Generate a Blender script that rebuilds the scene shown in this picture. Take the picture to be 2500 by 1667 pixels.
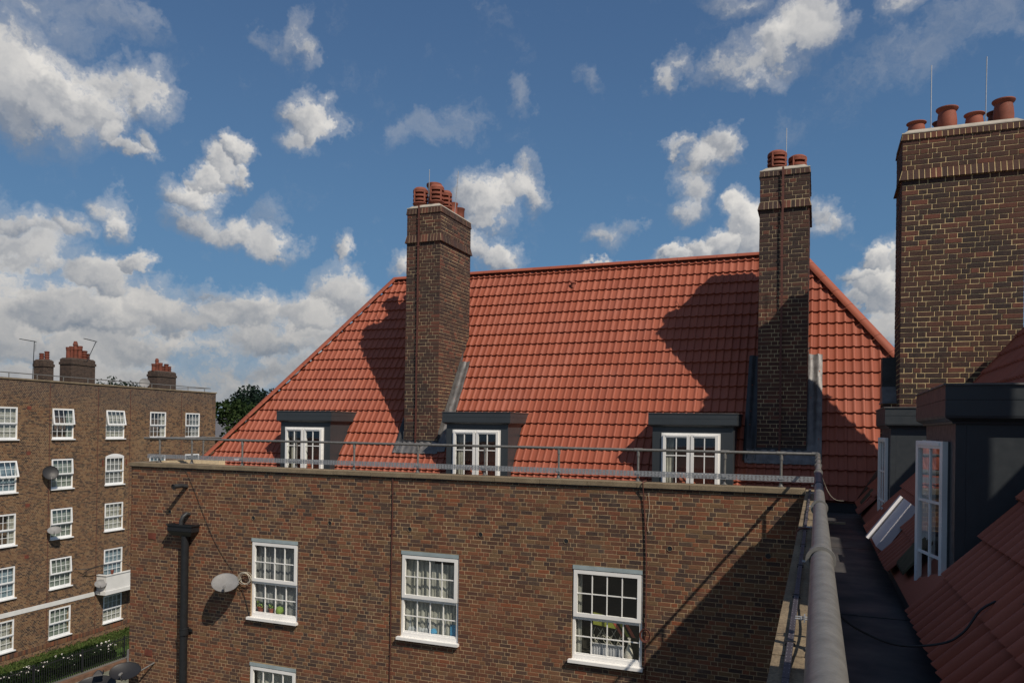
import bpy, bmesh, math, random
from mathutils import Vector, Matrix, Euler, noise
R_ = math.radians
scene = bpy.context.scene
for o in list(bpy.data.objects):
    bpy.data.objects.remove(o, do_unlink=True)
COL = scene.collection
rnd = random.Random(7)

# ------------------------------------------------------------------ camera
cam_data = bpy.data.cameras.new('camera')
cam = bpy.data.objects.new('camera', cam_data)
COL.objects.link(cam)
cam_data.sensor_width = 36.0
cam_data.lens = 1860.39 / 2500 * 36
cam_data.shift_x = 0.0
cam_data.shift_y = (1039.41 - 833.5) / 2500
cam_data.clip_start = 0.05
cam_data.clip_end = 3000
yaw, pitch, roll = 0.381513683, 0.00390960479, 0.0146493761
fwd = Vector((-math.sin(yaw) * math.cos(pitch), math.cos(yaw) * math.cos(pitch), math.sin(pitch)))
rt = Vector((math.cos(yaw), math.sin(yaw), 0))
upv = rt.cross(fwd)
rt2 = rt * math.cos(roll) + upv * math.sin(roll)
up2 = -rt * math.sin(roll) + upv * math.cos(roll)
cam.matrix_world = Matrix(((rt2.x, up2.x, -fwd.x, 0), (rt2.y, up2.y, -fwd.y, 0), (rt2.z, up2.z, -fwd.z, 0), (0, 0, 0, 1)))
scene.camera = cam

# ------------------------------------------------------------------ exposure
scene.view_settings.view_transform = 'Standard'
scene.view_settings.look = 'None'
scene.view_settings.gamma = 1.0
scene.view_settings.use_curve_mapping = False
scene.view_settings.exposure = -0.10

# ------------------------------------------------------------------ sun
SUN = Vector((1.0, -0.68, 1.25)).normalized()
sd = bpy.data.lights.new('sun', 'SUN')
sd.energy = 4.6
sd.angle = R_(0.53)
sd.color = (1.0, 0.90, 0.77)
so = bpy.data.objects.new('sun', sd)
COL.objects.link(so)
so.rotation_euler = (-SUN).to_track_quat('-Z', 'Y').to_euler()

# ------------------------------------------------------------------ world: sky and clouds
W = bpy.data.worlds.new('World')
scene.world = W
W.use_nodes = True
wt = W.node_tree
wt.nodes.clear()
WN, WL = wt.nodes, wt.links
def wn(t, **k):
    n = WN.new(t)
    for a, b in k.items():
        setattr(n, a, b)
    return n
def wm(op, a, b=None, c=None, clamp=False):
    n = wn('ShaderNodeMath', operation=op)
    n.use_clamp = clamp
    for i, v in enumerate((a, b, c)):
        if v is None: continue
        if isinstance(v, (int, float)): n.inputs[i].default_value = v
        else: WL.new(v, n.inputs[i])
    return n.outputs[0]
def wmap(v, a, b, c=0.0, d=1.0, smooth=True):
    n = wn('ShaderNodeMapRange')
    n.interpolation_type = 'SMOOTHSTEP' if smooth else 'LINEAR'
    WL.new(v, n.inputs[0])
    for i, x in enumerate((a, b, c, d)): n.inputs[i + 1].default_value = x
    return n.outputs[0]
def wvec(op, a, b):
    n = wn('ShaderNodeVectorMath', operation=op)
    for i, v in enumerate((a, b)):
        if isinstance(v, (tuple, list, Vector)): n.inputs[i].default_value = v
        else: WL.new(v, n.inputs[i])
    return n.outputs[1] if op in ('DOT_PRODUCT', 'LENGTH') else n.outputs[0]
def wmix(f, a, b):
    n = wn('ShaderNodeMix', data_type='RGBA')
    if isinstance(f, (int, float)): n.inputs[0].default_value = f
    else: WL.new(f, n.inputs[0])
    for i, v in ((6, a), (7, b)):
        if isinstance(v, tuple): n.inputs[i].default_value = v + (1,)
        else: WL.new(v, n.inputs[i])
    return n.outputs[2]
sky = wn('ShaderNodeTexSky')
sky.sky_type = 'NISHITA'
sky.sun_disc = False
sky.sun_elevation = math.asin(SUN.z)
sky.sun_rotation = math.atan2(SUN.x, SUN.y)
sky.altitude = 60
sky.air_density = 1.0
sky.dust_density = 0.6
sky.ozone_density = 2.2
tc = wn('ShaderNodeTexCoord').outputs['Generated']
SKYK = 0.082      # strength of the sky background
def wnoise(vec, scale, det, rough, dist=0.0):
    n = wn('ShaderNodeTexNoise')
    n.inputs['Scale'].default_value = scale
    n.inputs['Detail'].default_value = det
    n.inputs['Roughness'].default_value = rough
    n.inputs['Distortion'].default_value = dist
    WL.new(vec, n.inputs['Vector'])
    return n
# direction of a cloud, given as seen from the roof: tangent-plane offsets (a right, b up)
PX, PY, PF = 1250.0, 1039.41, 1860.39
def direction(x, y):
    x *= 2500 / 2352; y *= 2500 / 2352
    return (fwd + rt2 * ((x - PX) / PF) - up2 * ((y - PY) / PF)).normalized()
# x, y, half width, half height, tilt, weight
CLOUDS = [
 (20,200,170,95,-12,1.0),(150,225,120,56,-6,.95),(235,205,60,40,0,.8),(318,222,52,50,0,.9),(335,200,30,26,0,.8),(40,110,70,50,-10,.62),(110,130,110,40,-25,.6),(60,40,120,50,0,.30),(150,60,70,50,20,.25),
 (285,345,66,18,-4,.85),(352,328,26,26,0,.95),(235,300,34,34,10,.8),
 (275,48,50,28,-10,.32),(672,85,22,40,-12,.5),(690,120,26,26,0,.5),(612,72,26,14,-20,.28),
 (712,268,50,40,-10,.95),(742,285,36,48,0,1.0),(705,325,50,26,0,.6),(688,235,14,14,0,.5),
 (528,352,34,34,0,1.0),(500,395,30,40,25,.95),(450,462,52,34,-6,1.0),(478,425,34,30,0,1.0),(538,408,20,24,0,.9),(480,520,66,34,0,.85),(545,540,70,34,-10,.95),(620,556,52,32,-8,.9),(622,495,26,28,0,.35),
 (240,480,42,40,-20,.8),(262,530,28,28,0,.75),(150,530,44,24,10,.7),(95,548,40,24,0,.6),(20,520,60,38,0,.85),(40,580,100,40,0,.75),
 (235,645,66,42,0,.98),(308,618,40,20,15,1.0),(120,690,90,44,0,1.0),(120,612,34,20,0,.6),(180,720,180,50,0,1.0),(400,715,150,52,0,1.05),(560,715,110,50,0,1.0),(690,725,90,44,0,1.0),(775,690,62,52,10,1.0),(480,668,60,20,0,.7),
 (785,585,24,30,10,.85),(796,640,34,12,0,.6),(60,790,220,60,0,.8),(330,790,240,50,0,.75),(640,780,220,46,0,.75),(200,880,600,60,0,.7),(640,870,340,50,0,.65),(-200,720,260,220,0,.9),
 (1095,450,62,48,0,1.0),(1160,430,60,34,8,1.0),(1215,445,34,26,0,.7),(1105,500,44,40,0,.75),(1095,560,22,30,0,.7),(1140,595,46,32,-20,1.05),(1205,392,24,20,0,.5),(918,618,26,30,0,.8),
 (1388,608,38,11,0,.95),(1705,515,56,46,10,1.1),(1650,560,56,40,20,1.1),(1600,578,46,24,0,1.0),(1535,590,42,18,0,1.0),(1740,560,60,60,0,1.1),
 (1665,340,42,40,20,.9),(1620,372,50,34,20,.85),(1575,342,40,14,-12,.6),(1585,430,36,44,25,.62),(1560,480,32,24,0,.5),
 (1850,60,60,60,30,.72),(1780,110,80,50,30,.72),(1700,150,70,30,15,.62),(1745,185,46,22,0,.5),(1690,12,60,20,0,.45),(1890,10,40,40,0,.6),
 (1525,190,30,26,20,.6),(1560,150,30,24,30,.5),(2058,12,44,30,20,.45),(1885,485,26,40,30,.7),(1915,510,24,26,0,.65),(1870,525,40,20,0,.5),
 (2040,600,28,36,20,1.1),(2010,640,36,22,0,.95),(2040,690,50,60,0,1.05),(1995,700,30,22,0,.8),(2030,770,70,50,0,.9),(2120,640,60,90,0,1.0),
 (1190,225,22,22,-40,.36),(1360,185,18,24,20,.34),(1405,545,34,22,-15,.48),(1440,530,24,12,0,.36),(2200,60,160,30,20,.12),(1000,300,60,14,20,.1),
]
warp = wnoise(tc, 13.0, 5.0, 0.66)
wofs = wvec('MULTIPLY', wvec('SUBTRACT', warp.outputs['Color'], (0.5, 0.5, 0.5)), (0.105, 0.105, 0.090))
tcw = wvec('ADD', tc, wofs)
field = None
lfield = None
for (x, y, rx, ry, tilt, wgt) in CLOUDS:
    d = direction(x, y)
    right = d.cross(Vector((0, 0, 1))).normalized()
    upd = right.cross(d).normalized()
    a = R_(tilt)
    r1 = right * math.cos(a) + upd * math.sin(a)
    u1 = -right * math.sin(a) + upd * math.cos(a)
    s = 2500 / 2352 / PF * max(0.3, d.dot(fwd)) * 1.34
    ax = r1 / (rx * s); ay = u1 / (ry * s)
    if field is None: src = tcw
    else:
        ch = wn('ShaderNodeVectorMath', operation='MULTIPLY_ADD')     # chained so that few values are live at once
        WL.new(lfield, ch.inputs[0]); ch.inputs[1].default_value = (1e-7,) * 3; WL.new(tcw, ch.inputs[2])
        src = ch.outputs[0]
    qx = wm('ADD', wvec('DOT_PRODUCT', src, tuple(ax)), -ax.dot(d))
    qy = wm('ADD', wvec('DOT_PRODUCT', src, tuple(ay)), -ay.dot(d))
    r2 = wm('MULTIPLY_ADD', qy, qy, wm('MULTIPLY', qx, qx))
    v = wm('MULTIPLY_ADD', r2, -wgt * .8, wgt * .8)
    lx = .50 * math.cos(a) + .86 * math.sin(a); ly = -.50 * math.sin(a) + .86 * math.cos(a)
    kk = .30 * min(1, wgt)
    v2 = wm('MULTIPLY_ADD', qy, ly * kk, wm('MULTIPLY_ADD', qx, lx * kk, v))
    if field is None:
        field, lfield = wm('MAXIMUM', v, -0.45), wm('MAXIMUM', v2, -0.45)
    else:
        field = wm('SMOOTH_MAX', field, v, .12)
        lfield = wm('SMOOTH_MAX', lfield, v2, .12)
# cumulus beyond the view, so that the sky goes on all round
gen = wnoise(wvec('MULTIPLY', tcw, (1, 1, 1.9)), 3.1, 2.0, 0.5)
facing = wvec('DOT_PRODUCT', tc, tuple(fwd))
away = wmap(facing, 0.62, 0.30)
gfield = wm('MULTIPLY', wm('MULTIPLY_ADD', gen.outputs[0], 2.6, -1.40, clamp=True), away)
side = wm('SUBTRACT', lfield, field)
field = wm('MAXIMUM', field, wm('ADD', gfield, wm('MULTIPLY_ADD', away, .45, -.45)))
# billows: the same noise read again a little towards the sun tells the lit side
sun_t = Vector((0.35, -0.1, 0.95)).normalized()
nA = wnoise(tcw, 19.0, 6.0, 0.62)
tcs = wvec('ADD', tcw, tuple(sun_t * 0.014))
nB = wnoise(tcs, 15.0, 3.0, 0.5)
nC = wnoise(tcw, 15.0, 3.0, 0.5)
dens = wm('ADD', field, wm('MULTIPLY_ADD', nA.outputs[0], 1.75, -0.92))
alpha = wmap(dens, 0.0, 0.52)
alpha = wm('MULTIPLY', wm('MULTIPLY', alpha, wmap(field, 0.02, 0.20)), wmap(side, -0.34, -0.06, 0.55, 1.0))
wisp = wm('MULTIPLY', wmap(dens, -0.40, 0.32), 0.46)
alpha = wm('MAXIMUM', alpha, wisp)
relief = wm('MULTIPLY', wm('SUBTRACT', nC.outputs[0], nB.outputs[0]), 1.5)
lit = wm('ADD', wm('MULTIPLY_ADD', side, 2.2, 0.44), relief, clamp=True)
body = wmix(lit, (2.9, 3.3, 4.0), (10.4, 10.0, 9.4))
z = wn('ShaderNodeSeparateXYZ'); WL.new(tc, z.inputs[0])
lowz = wmap(z.outputs[2], 0.02, 0.26, 1.0, 0.0)
body = wmix(wm('MULTIPLY', lowz, 0.8), body, wmix(lit, (2.5, 2.9, 3.4), (6.8, 6.4, 5.9)))
skyc = wmix(0.45, sky.outputs[0], (0.55, 1.65, 3.9))
skyc = wmix(wm('MULTIPLY', wmap(z.outputs[2], 0.0, 0.55, 1.0, 0.0), 0.62), skyc, (1.15, 3.1, 5.5))
haze_low = wmap(z.outputs[2], 0.0, 0.16, 0.40, 0.0)
skyc = wmix(haze_low, skyc, (2.4, 3.7, 5.0))
full = wmix(wm('MULTIPLY', alpha, wmap(field, 0.05, 0.55, 0.62, 0.97)), skyc, body)
bg = wn('ShaderNodeBackground')
bg.inputs['Strength'].default_value = SKYK
WL.new(full, bg.inputs['Color'])
wo = wn('ShaderNodeOutputWorld')
WL.new(bg.outputs[0], wo.inputs['Surface'])
W.cycles.sampling_method = 'MANUAL'
W.cycles.sample_map_resolution = 512

# ------------------------------------------------------------------ materials
class NT:
    def __init__(s, name):
        s.m = bpy.data.materials.new(name)
        s.m.use_nodes = True
        s.t = s.m.node_tree
        s.t.nodes.clear()
        s.out = s.n('ShaderNodeOutputMaterial')
    def n(s, t, **k):
        x = s.t.nodes.new(t)
        for a, b in k.items(): setattr(x, a, b)
        return x
    def put(s, v, sock):
        if hasattr(v, 'links') or isinstance(v, bpy.types.NodeSocket): s.t.links.new(v, sock)
        elif isinstance(v, tuple) and len(v) == 3 and sock.type == 'RGBA': sock.default_value = v + (1,)
        else: sock.default_value = v
    def pos(s):
        return s.n('ShaderNodeNewGeometry').outputs['Position']
    def obj(s):
        return s.n('ShaderNodeTexCoord').outputs['Object']
    def noise(s, vec, scale, det=4, rough=.55, stretch=None):
        if stretch:
            v = s.n('ShaderNodeVectorMath', operation='MULTIPLY')
            s.put(vec, v.inputs[0]); v.inputs[1].default_value = stretch; vec = v.outputs[0]
        x = s.n('ShaderNodeTexNoise')
        s.put(vec, x.inputs['Vector'])
        x.inputs['Scale'].default_value = scale; x.inputs['Detail'].default_value = det; x.inputs['Roughness'].default_value = rough
        return x.outputs[0]
    def mix(s, f, a, b, mode='MIX'):
        x = s.n('ShaderNodeMix', data_type='RGBA', blend_type=mode)
        s.put(f, x.inputs[0]); s.put(a, x.inputs[6]); s.put(b, x.inputs[7])
        return x.outputs[2]
    def map(s, v, a, b, c=0., d=1.):
        x = s.n('ShaderNodeMapRange')
        s.put(v, x.inputs[0])
        for i, q in enumerate((a, b, c, d)): x.inputs[i + 1].default_value = q
        return x.outputs[0]
    def math(s, op, a, b):
        x = s.n('ShaderNodeMath', operation=op)
        s.put(a, x.inputs[0]); s.put(b, x.inputs[1])
        return x.outputs[0]
    def ramp(s, v, stops, mode='CONSTANT'):
        x = s.n('ShaderNodeValToRGB')
        x.color_ramp.interpolation = mode
        e = x.color_ramp.elements
        while len(e) > 1: e.remove(e[0])
        e[0].position = stops[0][0]; e[0].color = stops[0][1] + (1,)
        for p, c in stops[1:]:
            q = e.new(p); q.color = c + (1,)
        s.put(v, x.inputs[0])
        return x.outputs[0]
    def bsdf(s, col, rough=.8, metal=0., spec=.4, bump=None, bstr=.3, bdist=.004):
        b = s.n('ShaderNodeBsdfPrincipled')
        s.put(col, b.inputs['Base Color']); s.put(rough, b.inputs['Roughness'])
        b.inputs['Metallic'].default_value = metal
        b.inputs['Specular IOR Level'].default_value = spec
        if bump is not None:
            u = s.n('ShaderNodeBump')
            u.inputs['Strength'].default_value = bstr; u.inputs['Distance'].default_value = bdist
            s.put(bump, u.inputs['Height']); s.t.links.new(u.outputs[0], b.inputs['Normal'])
        s.t.links.new(b.outputs[0], s.out.inputs[0])
        return s.m
M = {}
def simple(name, c, rough=.6, metal=0., spec=.4, var=.15, nscale=6., dirt=0.0, bstr=.15):
    t = NT(name)
    p = t.pos()
    n = t.noise(p, nscale, 5)
    n2 = t.noise(p, nscale * 9, 3)
    dark = tuple(x * (1 - var) for x in c); lite = tuple(min(1, x * (1 + var)) for x in c)
    col = t.mix(t.map(n, .3, .7), dark, lite)
    if dirt:
        col = t.mix(t.math('MULTIPLY', t.map(t.noise(p, nscale * .6, 6, .65), .52, .72), dirt), col, (.06, .05, .04))
    M[name] = t.bsdf(col, t.map(n2, .3, .7, rough - .08, rough + .08), metal, spec, n2, bstr, .003)
simple('upvc', (.80, .79, .76), .35, 0, .5, .04, 3, .12, .02)
simple('upvc_far', (.74, .75, .75), .5, 0, .4, .05, 1, .15, .02)
simple('painted_masonry', (.62, .62, .60), .8, 0, .2, .08, 1.5, .3)
simple('cladding', (.036, .042, .047), .42, 0, .5, .08, 2, 0, .03)
simple('lead', (.135, .13, .128), .5, .25, .5, .35, 7, .25, .5)
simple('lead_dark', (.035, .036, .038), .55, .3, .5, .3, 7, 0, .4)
simple('galvanised', (.185, .18, .168), .50, .35, .5, .20, 26, .30, .10)
simple('galv_plate', (.36, .37, .38), .5, .6, .5, .15, 20, 0, .05)
simple('sleeve', (.05, .045, .055), .5, 0, .4, .15)
simple('black_iron', (.012, .013, .015), .45, 0, .5, .2, 8)
simple('black_plastic', (.015, .016, .018), .5, 0, .4, .2)
simple('grey_plastic', (.20, .20, .20), .5, 0, .4, .08)
simple('dish_grey', (.19, .19, .19), .55, 0, .4, .1, 5, .2)
simple('dish_dark', (.018, .018, .02), .5, 0, .4, .1)
simple('terracotta', (.225, .068, .042), .75, 0, .3, .25, 5, .35)
simple('terracotta_old', (.15, .045, .028), .8, 0, .3, .3, 4, .5)
simple('vent_clay', (.22, .16, .10), .9)
simple('cement', (.38, .345, .29), .9, 0, .2, .15, 9, .3)
simple('tape_copper', (.115, .042, .030), .6, .1, .4, .2, 8)
simple('cable_black', (.012, .012, .013), .5)
simple('cable_cream', (.45, .42, .34), .6)
simple('white_plastic', (.50, .49, .51), .45, 0, .4, .05)
simple('interior', (.035, .032, .026), .9, 0, .1, .2, 2)
simple('lace', (.36, .37, .38), .9, 0, .1, .2, 30)
simple('curtain_grey', (.21, .21, .205), .9, 0, .1, .25, 12)
simple('curtain_cream', (.33, .32, .28), .9, 0, .1, .25, 8)
simple('curtain_blue', (.19, .25, .29), .9, 0, .1, .25, 8)
simple('curtain_green', (.20, .225, .195), .9, 0, .1, .25, 8)
simple('timber', (.50, .40, .26), .8, 0, .3, .2, 20)
simple('olive', (.065, .06, .035), .9, 0, .2, .3, 10)
simple('head_strip', (.30, .36, .37), .6, 0, .3, .1, 6, .2)
simple('kerb_brick', (.15, .085, .055), .85, 0, .2, .25, 4, .2)
simple('bark', (.07, .05, .035), .9)
simple('petal', (.75, .72, .68), .7)
simple('blue_cloth', (.05, .22, .38), .6)
simple('yellow_card', (.26, .28, .04), .7)
simple('red_card', (.45, .09, .05), .7)
simple('leaf_pot', (.16, .25, .05), .7)
simple('slate', (.12, .12, .13), .7)
simple('render_white', (.55, .55, .55), .8)
simple('vase', (.45, .42, .36), .4)

def brick_ramp(kind):
    if kind == 'wall':
        return [(0, (.090, .046, .031)), (.10, (.165, .072, .040)), (.20, (.205, .100, .050)), (.30, (.088, .055, .042)), (.40, (.245, .096, .047)),
                (.50, (.135, .058, .035)), (.60, (.190, .112, .056)), (.70, (.056, .038, .033)), (.78, (.220, .076, .039)), (.86, (.094, .064, .047)),
                (.93, (.175, .088, .047)), (.992, (.28, .085, .035))]
    return [(0, (.040, .026, .024)), (.14, (.070, .036, .030)), (.26, (.030, .023, .024)), (.38, (.098, .042, .032)), (.48, (.054, .032, .028)),
            (.60, (.034, .026, .027)), (.72, (.135, .050, .036)), (.80, (.074, .042, .034)), (.88, (.044, .030, .030)), (.96, (.165, .058, .040))]
for kind in ('wall', 'chimney'):
    for src in ('island', 'object'):
        t = NT('brick_%s_%s' % (kind, src))
        p = t.pos()
        r = t.n('ShaderNodeNewGeometry').outputs['Random Per Island'] if src == 'island' else t.n('ShaderNodeObjectInfo').outputs['Random']
        c = t.ramp(r, brick_ramp(kind))
        f = t.noise(p, 55, 4, .6)
        m_ = t.noise(p, 14, 3, .6)
        c = t.mix(t.map(f, .3, .75), t.mix(.35, c, (.02, .015, .013)), t.mix(.22, c, (.22, .12, .08)))
        # mortar smears and weathering with shapes of their own
        mort = (.30, .22, .14) if kind == 'wall' else (.32, .23, .13)
        c = t.mix(t.math('MULTIPLY', t.map(t.noise(p, 38, 5, .7), .60, .74), .5 if kind == 'wall' else .28), c, mort)
        big = t.noise(p, .55, 5, .6)
        c = t.mix(t.math('MULTIPLY', t.map(big, .50, .75), .35), c, (.035, .028, .026))
        c = t.mix(t.math('MULTIPLY', t.map(t.noise(p, 1.3, 4, .6), .58, .78), .30 if kind == 'wall' else .14), c, (.25, .19, .14))
        c = t.mix(t.math('MULTIPLY', t.map(t.noise(p, .35, 3, .5), .48, .62), .28), c, (.17, .065, .035))
        c = t.mix(t.math('MULTIPLY', t.map(t.noise(p, 2.4, 6, .7, (1, 1, .4)), .60, .74), .45), c, (.028, .024, .024))
        M[t.m.name] = t.bsdf(c, .88, 0, .25, f, .5, .004)
for name, a, b in (('mortar_wall', (.27, .185, .11), (.50, .36, .21)), ('mortar_chimney', (.28, .215, .15), (.62, .48, .28)), ('mortar_chimney_near', (.60, .45, .22), (.95, .73, .38))):
    t = NT(name)
    p = t.pos()
    c = t.mix(t.map(t.noise(p, 2.2, 5, .6), .35, .62), a, b)
    c = t.mix(t.map(t.noise(p, 70, 3), .3, .7), c, t.mix(.3, c, (.08, .06, .04)))
    M[name] = t.bsdf(c, .95, 0, .15, t.noise(p, 60, 3), .5, .004)
# far brickwork, too fine to pick apart: bond drawn by the material
def far_brick(name, c1, c2, mort, axis, stain=.5):
    t = NT(name)
    p = t.obj()
    sx = t.n('ShaderNodeSeparateXYZ'); t.put(p, sx.inputs[0])
    cb = t.n('ShaderNodeCombineXYZ')
    if axis == 'both':
        t.put(t.math('ADD', sx.outputs[0], sx.outputs[1]), cb.inputs[0])
    else:
        t.put(sx.outputs[0], cb.inputs[0])
    t.put(sx.outputs[2], cb.inputs[1])
    b = t.n('ShaderNodeTexBrick', offset=.5, offset_frequency=2, squash=.5, squash_frequency=2)
    t.put(cb.outputs[0], b.inputs['Vector'])
    b.inputs['Scale'].default_value = 1.0
    b.inputs['Brick Width'].default_value = .225; b.inputs['Row Height'].default_value = .075
    b.inputs['Mortar Size'].default_value = .008; b.inputs['Mortar Smooth'].default_value = .2; b.inputs['Bias'].default_value = 0.
    b.inputs['Color1'].default_value = c1 + (1,); b.inputs['Color2'].default_value = c2 + (1,); b.inputs['Mortar'].default_value = mort + (1,)
    c = b.outputs['Color']
    pw = t.pos()
    c = t.mix(t.math('MULTIPLY', t.map(t.noise(p, .5, 6, .62), .42, .70), stain), c, t.mix(.5, c, (.045, .038, .040)))
    c = t.mix(t.math('MULTIPLY', t.map(t.noise(p, .8, 5, .6, (1, 1, .35)), .58, .75), .35), c, (.20, .145, .085))
    if axis == 'x':
        edge = t.math('ADD', sx.outputs[2], t.math('MULTIPLY', t.noise(p, .45, 4), 2.6))
        c = t.mix(t.math('MULTIPLY', t.map(edge, 1.6, 2.9), .6), c, (.055, .046, .048))
    c = t.mix(t.map(t.noise(p, 12, 3), .35, .7), t.mix(.3, c, (.03, .02, .015)), c)
    inv = t.math('SUBTRACT', 1.0, b.outputs['Fac'])
    M[name] = t.bsdf(c, .9, 0, .2, inv, .6, .006)
far_brick('brick_far', (.030, .020, .016), (.165, .098, .060), (.30, .215, .135), 'x')
far_brick('brick_far_dark', (.030, .022, .020), (.085, .055, .042), (.13, .105, .085), 'both')
far_brick('brick_lower', (.060, .036, .028), (.13, .068, .042), (.25, .185, .115), 'both')

t = NT('mortar_far'); p = t.obj()
M['mortar_far'] = t.bsdf(t.mix(t.map(t.noise(p, .7, 5, .6), .35, .65), (.32, .23, .14), (.52, .38, .23)), .95, 0, .1)
t = NT('brick_far_island'); g = t.n('ShaderNodeNewGeometry'); p = t.obj()
c = t.ramp(g.outputs['Random Per Island'], [(0, (.050, .033, .026)), (.14, (.145, .076, .042)), (.34, (.175, .102, .056)), (.5, (.090, .053, .036)), (.62, (.19, .115, .063)), (.78, (.045, .032, .028)), (.86, (.125, .068, .043)), (.95, (.10, .066, .046))])
sx = t.n('ShaderNodeSeparateXYZ'); t.put(p, sx.inputs[0])
c = t.mix(t.math('MULTIPLY', t.map(t.noise(p, .5, 6, .62), .42, .70), .4), c, t.mix(.5, c, (.045, .038, .040)))
c = t.mix(t.math('MULTIPLY', t.map(t.noise(p, .9, 5, .6, (1, 1, .35)), .55, .75), .35), c, (.22, .15, .085))
edge = t.math('ADD', sx.outputs[2], t.math('MULTIPLY', t.noise(p, .45, 4), 2.6))
c = t.mix(t.math('MULTIPLY', t.map(edge, 1.6, 2.9), .55), c, (.060, .050, .052))
M['brick_far_island'] = t.bsdf(c, .9, 0, .2)

def tile_mat(name, src):
    t = NT(name)
    p = t.pos()
    g = t.n('ShaderNodeNewGeometry')
    r = g.outputs['Random Per Island'] if src == 'island' else t.n('ShaderNodeObjectInfo').outputs['Random']
    c = t.mix(t.map(r, 0, 1), (.270, .068, .036), (.320, .086, .046))
    c = t.mix(t.math('MULTIPLY', t.map(t.noise(p, 1.1, 5, .6), .45, .72), .35), c, (.32, .115, .08))
    c = t.mix(t.math('MULTIPLY', t.map(t.noise(p, 5, 5, .7), .58, .76), .25), c, (.20, .06, .04))
    f = t.noise(p, 90, 3)
    c = t.mix(t.map(f, .3, .75), t.mix(.12, c, (.15, .05, .03)), c)
    M[name] = t.bsdf(c, .62, 0, .35, f, .25, .002)
tile_mat('tile_island', 'island'); tile_mat('tile_object', 'object')

t = NT('concrete'); p = t.pos()
c = t.mix(t.map(t.noise(p, 3, 6, .65), .35, .7), (.20, .152, .098), (.31, .245, .16))
c = t.mix(t.map(t.noise(p, 60, 4, .7, (1, 1, 1)), .38, .60), t.mix(.5, c, (.06, .05, .04)), c)
c = t.mix(t.math('MULTIPLY', t.map(t.noise(p, 1.7, 5), .55, .7), .4), c, (.16, .14, .10))
M['concrete'] = t.bsdf(c, .93, 0, .2, t.noise(p, 70, 4, .7), .9, .006)
t = NT('membrane'); p = t.pos()
c = t.mix(t.map(t.noise(p, 2.5, 6, .6), .35, .7), (.038, .038, .041), (.070, .066, .064))
M['membrane'] = t.bsdf(c, t.map(t.noise(p, 3, 4), .3, .7, .5, .8), 0, .35, t.noise(p, 14, 3), .15, .003)
t = NT('glass')
tr = t.n('ShaderNodeBsdfTransparent'); tr.inputs[0].default_value = (.93, .96, .95, 1)
gl = t.n('ShaderNodeBsdfGlossy'); gl.inputs['Roughness'].default_value = .02; gl.inputs['Color'].default_value = (1, 1, 1, 1)
lw = t.n('ShaderNodeFresnel'); lw.inputs['IOR'].default_value = 1.55
bmp = t.n('ShaderNodeBump'); bmp.inputs['Strength'].default_value = .08; bmp.inputs['Distance'].default_value = .01
t.put(t.noise(t.pos(), 1.8, 2), bmp.inputs['Height'])
t.t.links.new(bmp.outputs[0], gl.inputs['Normal'])
mx = t.n('ShaderNodeMixShader')
bk = t.n('ShaderNodeNewGeometry').outputs['Backfacing']
t.put(t.math('MULTIPLY', t.math('MULTIPLY', lw.outputs[0], 1.5), t.math('SUBTRACT', 1.0, bk)), mx.inputs[0])
t.t.links.new(tr.outputs[0], mx.inputs[1]); t.t.links.new(gl.outputs[0], mx.inputs[2]); t.t.links.new(mx.outputs[0], t.out.inputs[0])
M['glass'] = t.m
def foliage(name, a, b):
    t = NT(name)
    g = t.n('ShaderNodeNewGeometry')
    c = t.mix(g.outputs['Random Per Island'], a, b)
    c = t.mix(t.map(t.noise(g.outputs['Position'], .6, 4), .4, .65), c, t.mix(.5, c, (.01, .02, .008)))
    d = t.n('ShaderNodeBsdfDiffuse'); t.put(c, d.inputs[0])
    tl = t.n('ShaderNodeBsdfTranslucent'); t.put(c, tl.inputs[0])
    mx = t.n('ShaderNodeMixShader'); mx.inputs[0].default_value = .25
    t.t.links.new(d.outputs[0], mx.inputs[1]); t.t.links.new(tl.outputs[0], mx.inputs[2]); t.t.links.new(mx.outputs[0], t.out.inputs[0])
    M[name] = t.m
foliage('leaf_dark', (.014, .026, .022), (.030, .048, .034))  # haze of the distant trees is mixed into this bluish leaf colour
foliage('leaf_mid', (.018, .034, .014), (.050, .075, .028))
foliage('leaf_hedge', (.008, .018, .006), (.030, .050, .015))
foliage('grass_blade', (.055, .080, .022), (.12, .15, .050))
t = NT('ground'); p = t.pos()
c = t.mix(t.map(t.noise(p, .3, 6, .6), .35, .65), (.10, .10, .09), (.15, .14, .12))
M['ground'] = t.bsdf(c, .9, 0, .2, t.noise(p, 8, 4), .3, .01)
t = NT('lawn'); p = t.pos()
c = t.mix(t.map(t.noise(p, 1.2, 6, .65), .35, .65), (.03, .065, .012), (.07, .12, .03))
M['lawn'] = t.bsdf(c, .95, 0, .1, t.noise(p, 18, 4), .8, .03)
t = NT('paving'); p = t.pos()
b = t.n('ShaderNodeTexBrick'); t.put(p, b.inputs['Vector']); b.inputs['Scale'].default_value = 1
b.inputs['Brick Width'].default_value = .6; b.inputs['Row Height'].default_value = .45; b.inputs['Mortar Size'].default_value = .012
b.inputs['Color1'].default_value = (.17, .17, .13, 1); b.inputs['Color2'].default_value = (.23, .22, .17, 1); b.inputs['Mortar'].default_value = (.06, .06, .045, 1)
M['paving'] = t.bsdf(t.mix(t.map(t.noise(p, 3, 5), .35, .7), b.outputs[0], (.10, .11, .08)), .9, 0, .2, b.outputs['Fac'], -.4, .01)
# perforated plate: slots cut by geometry elsewhere; here only the metal

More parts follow.
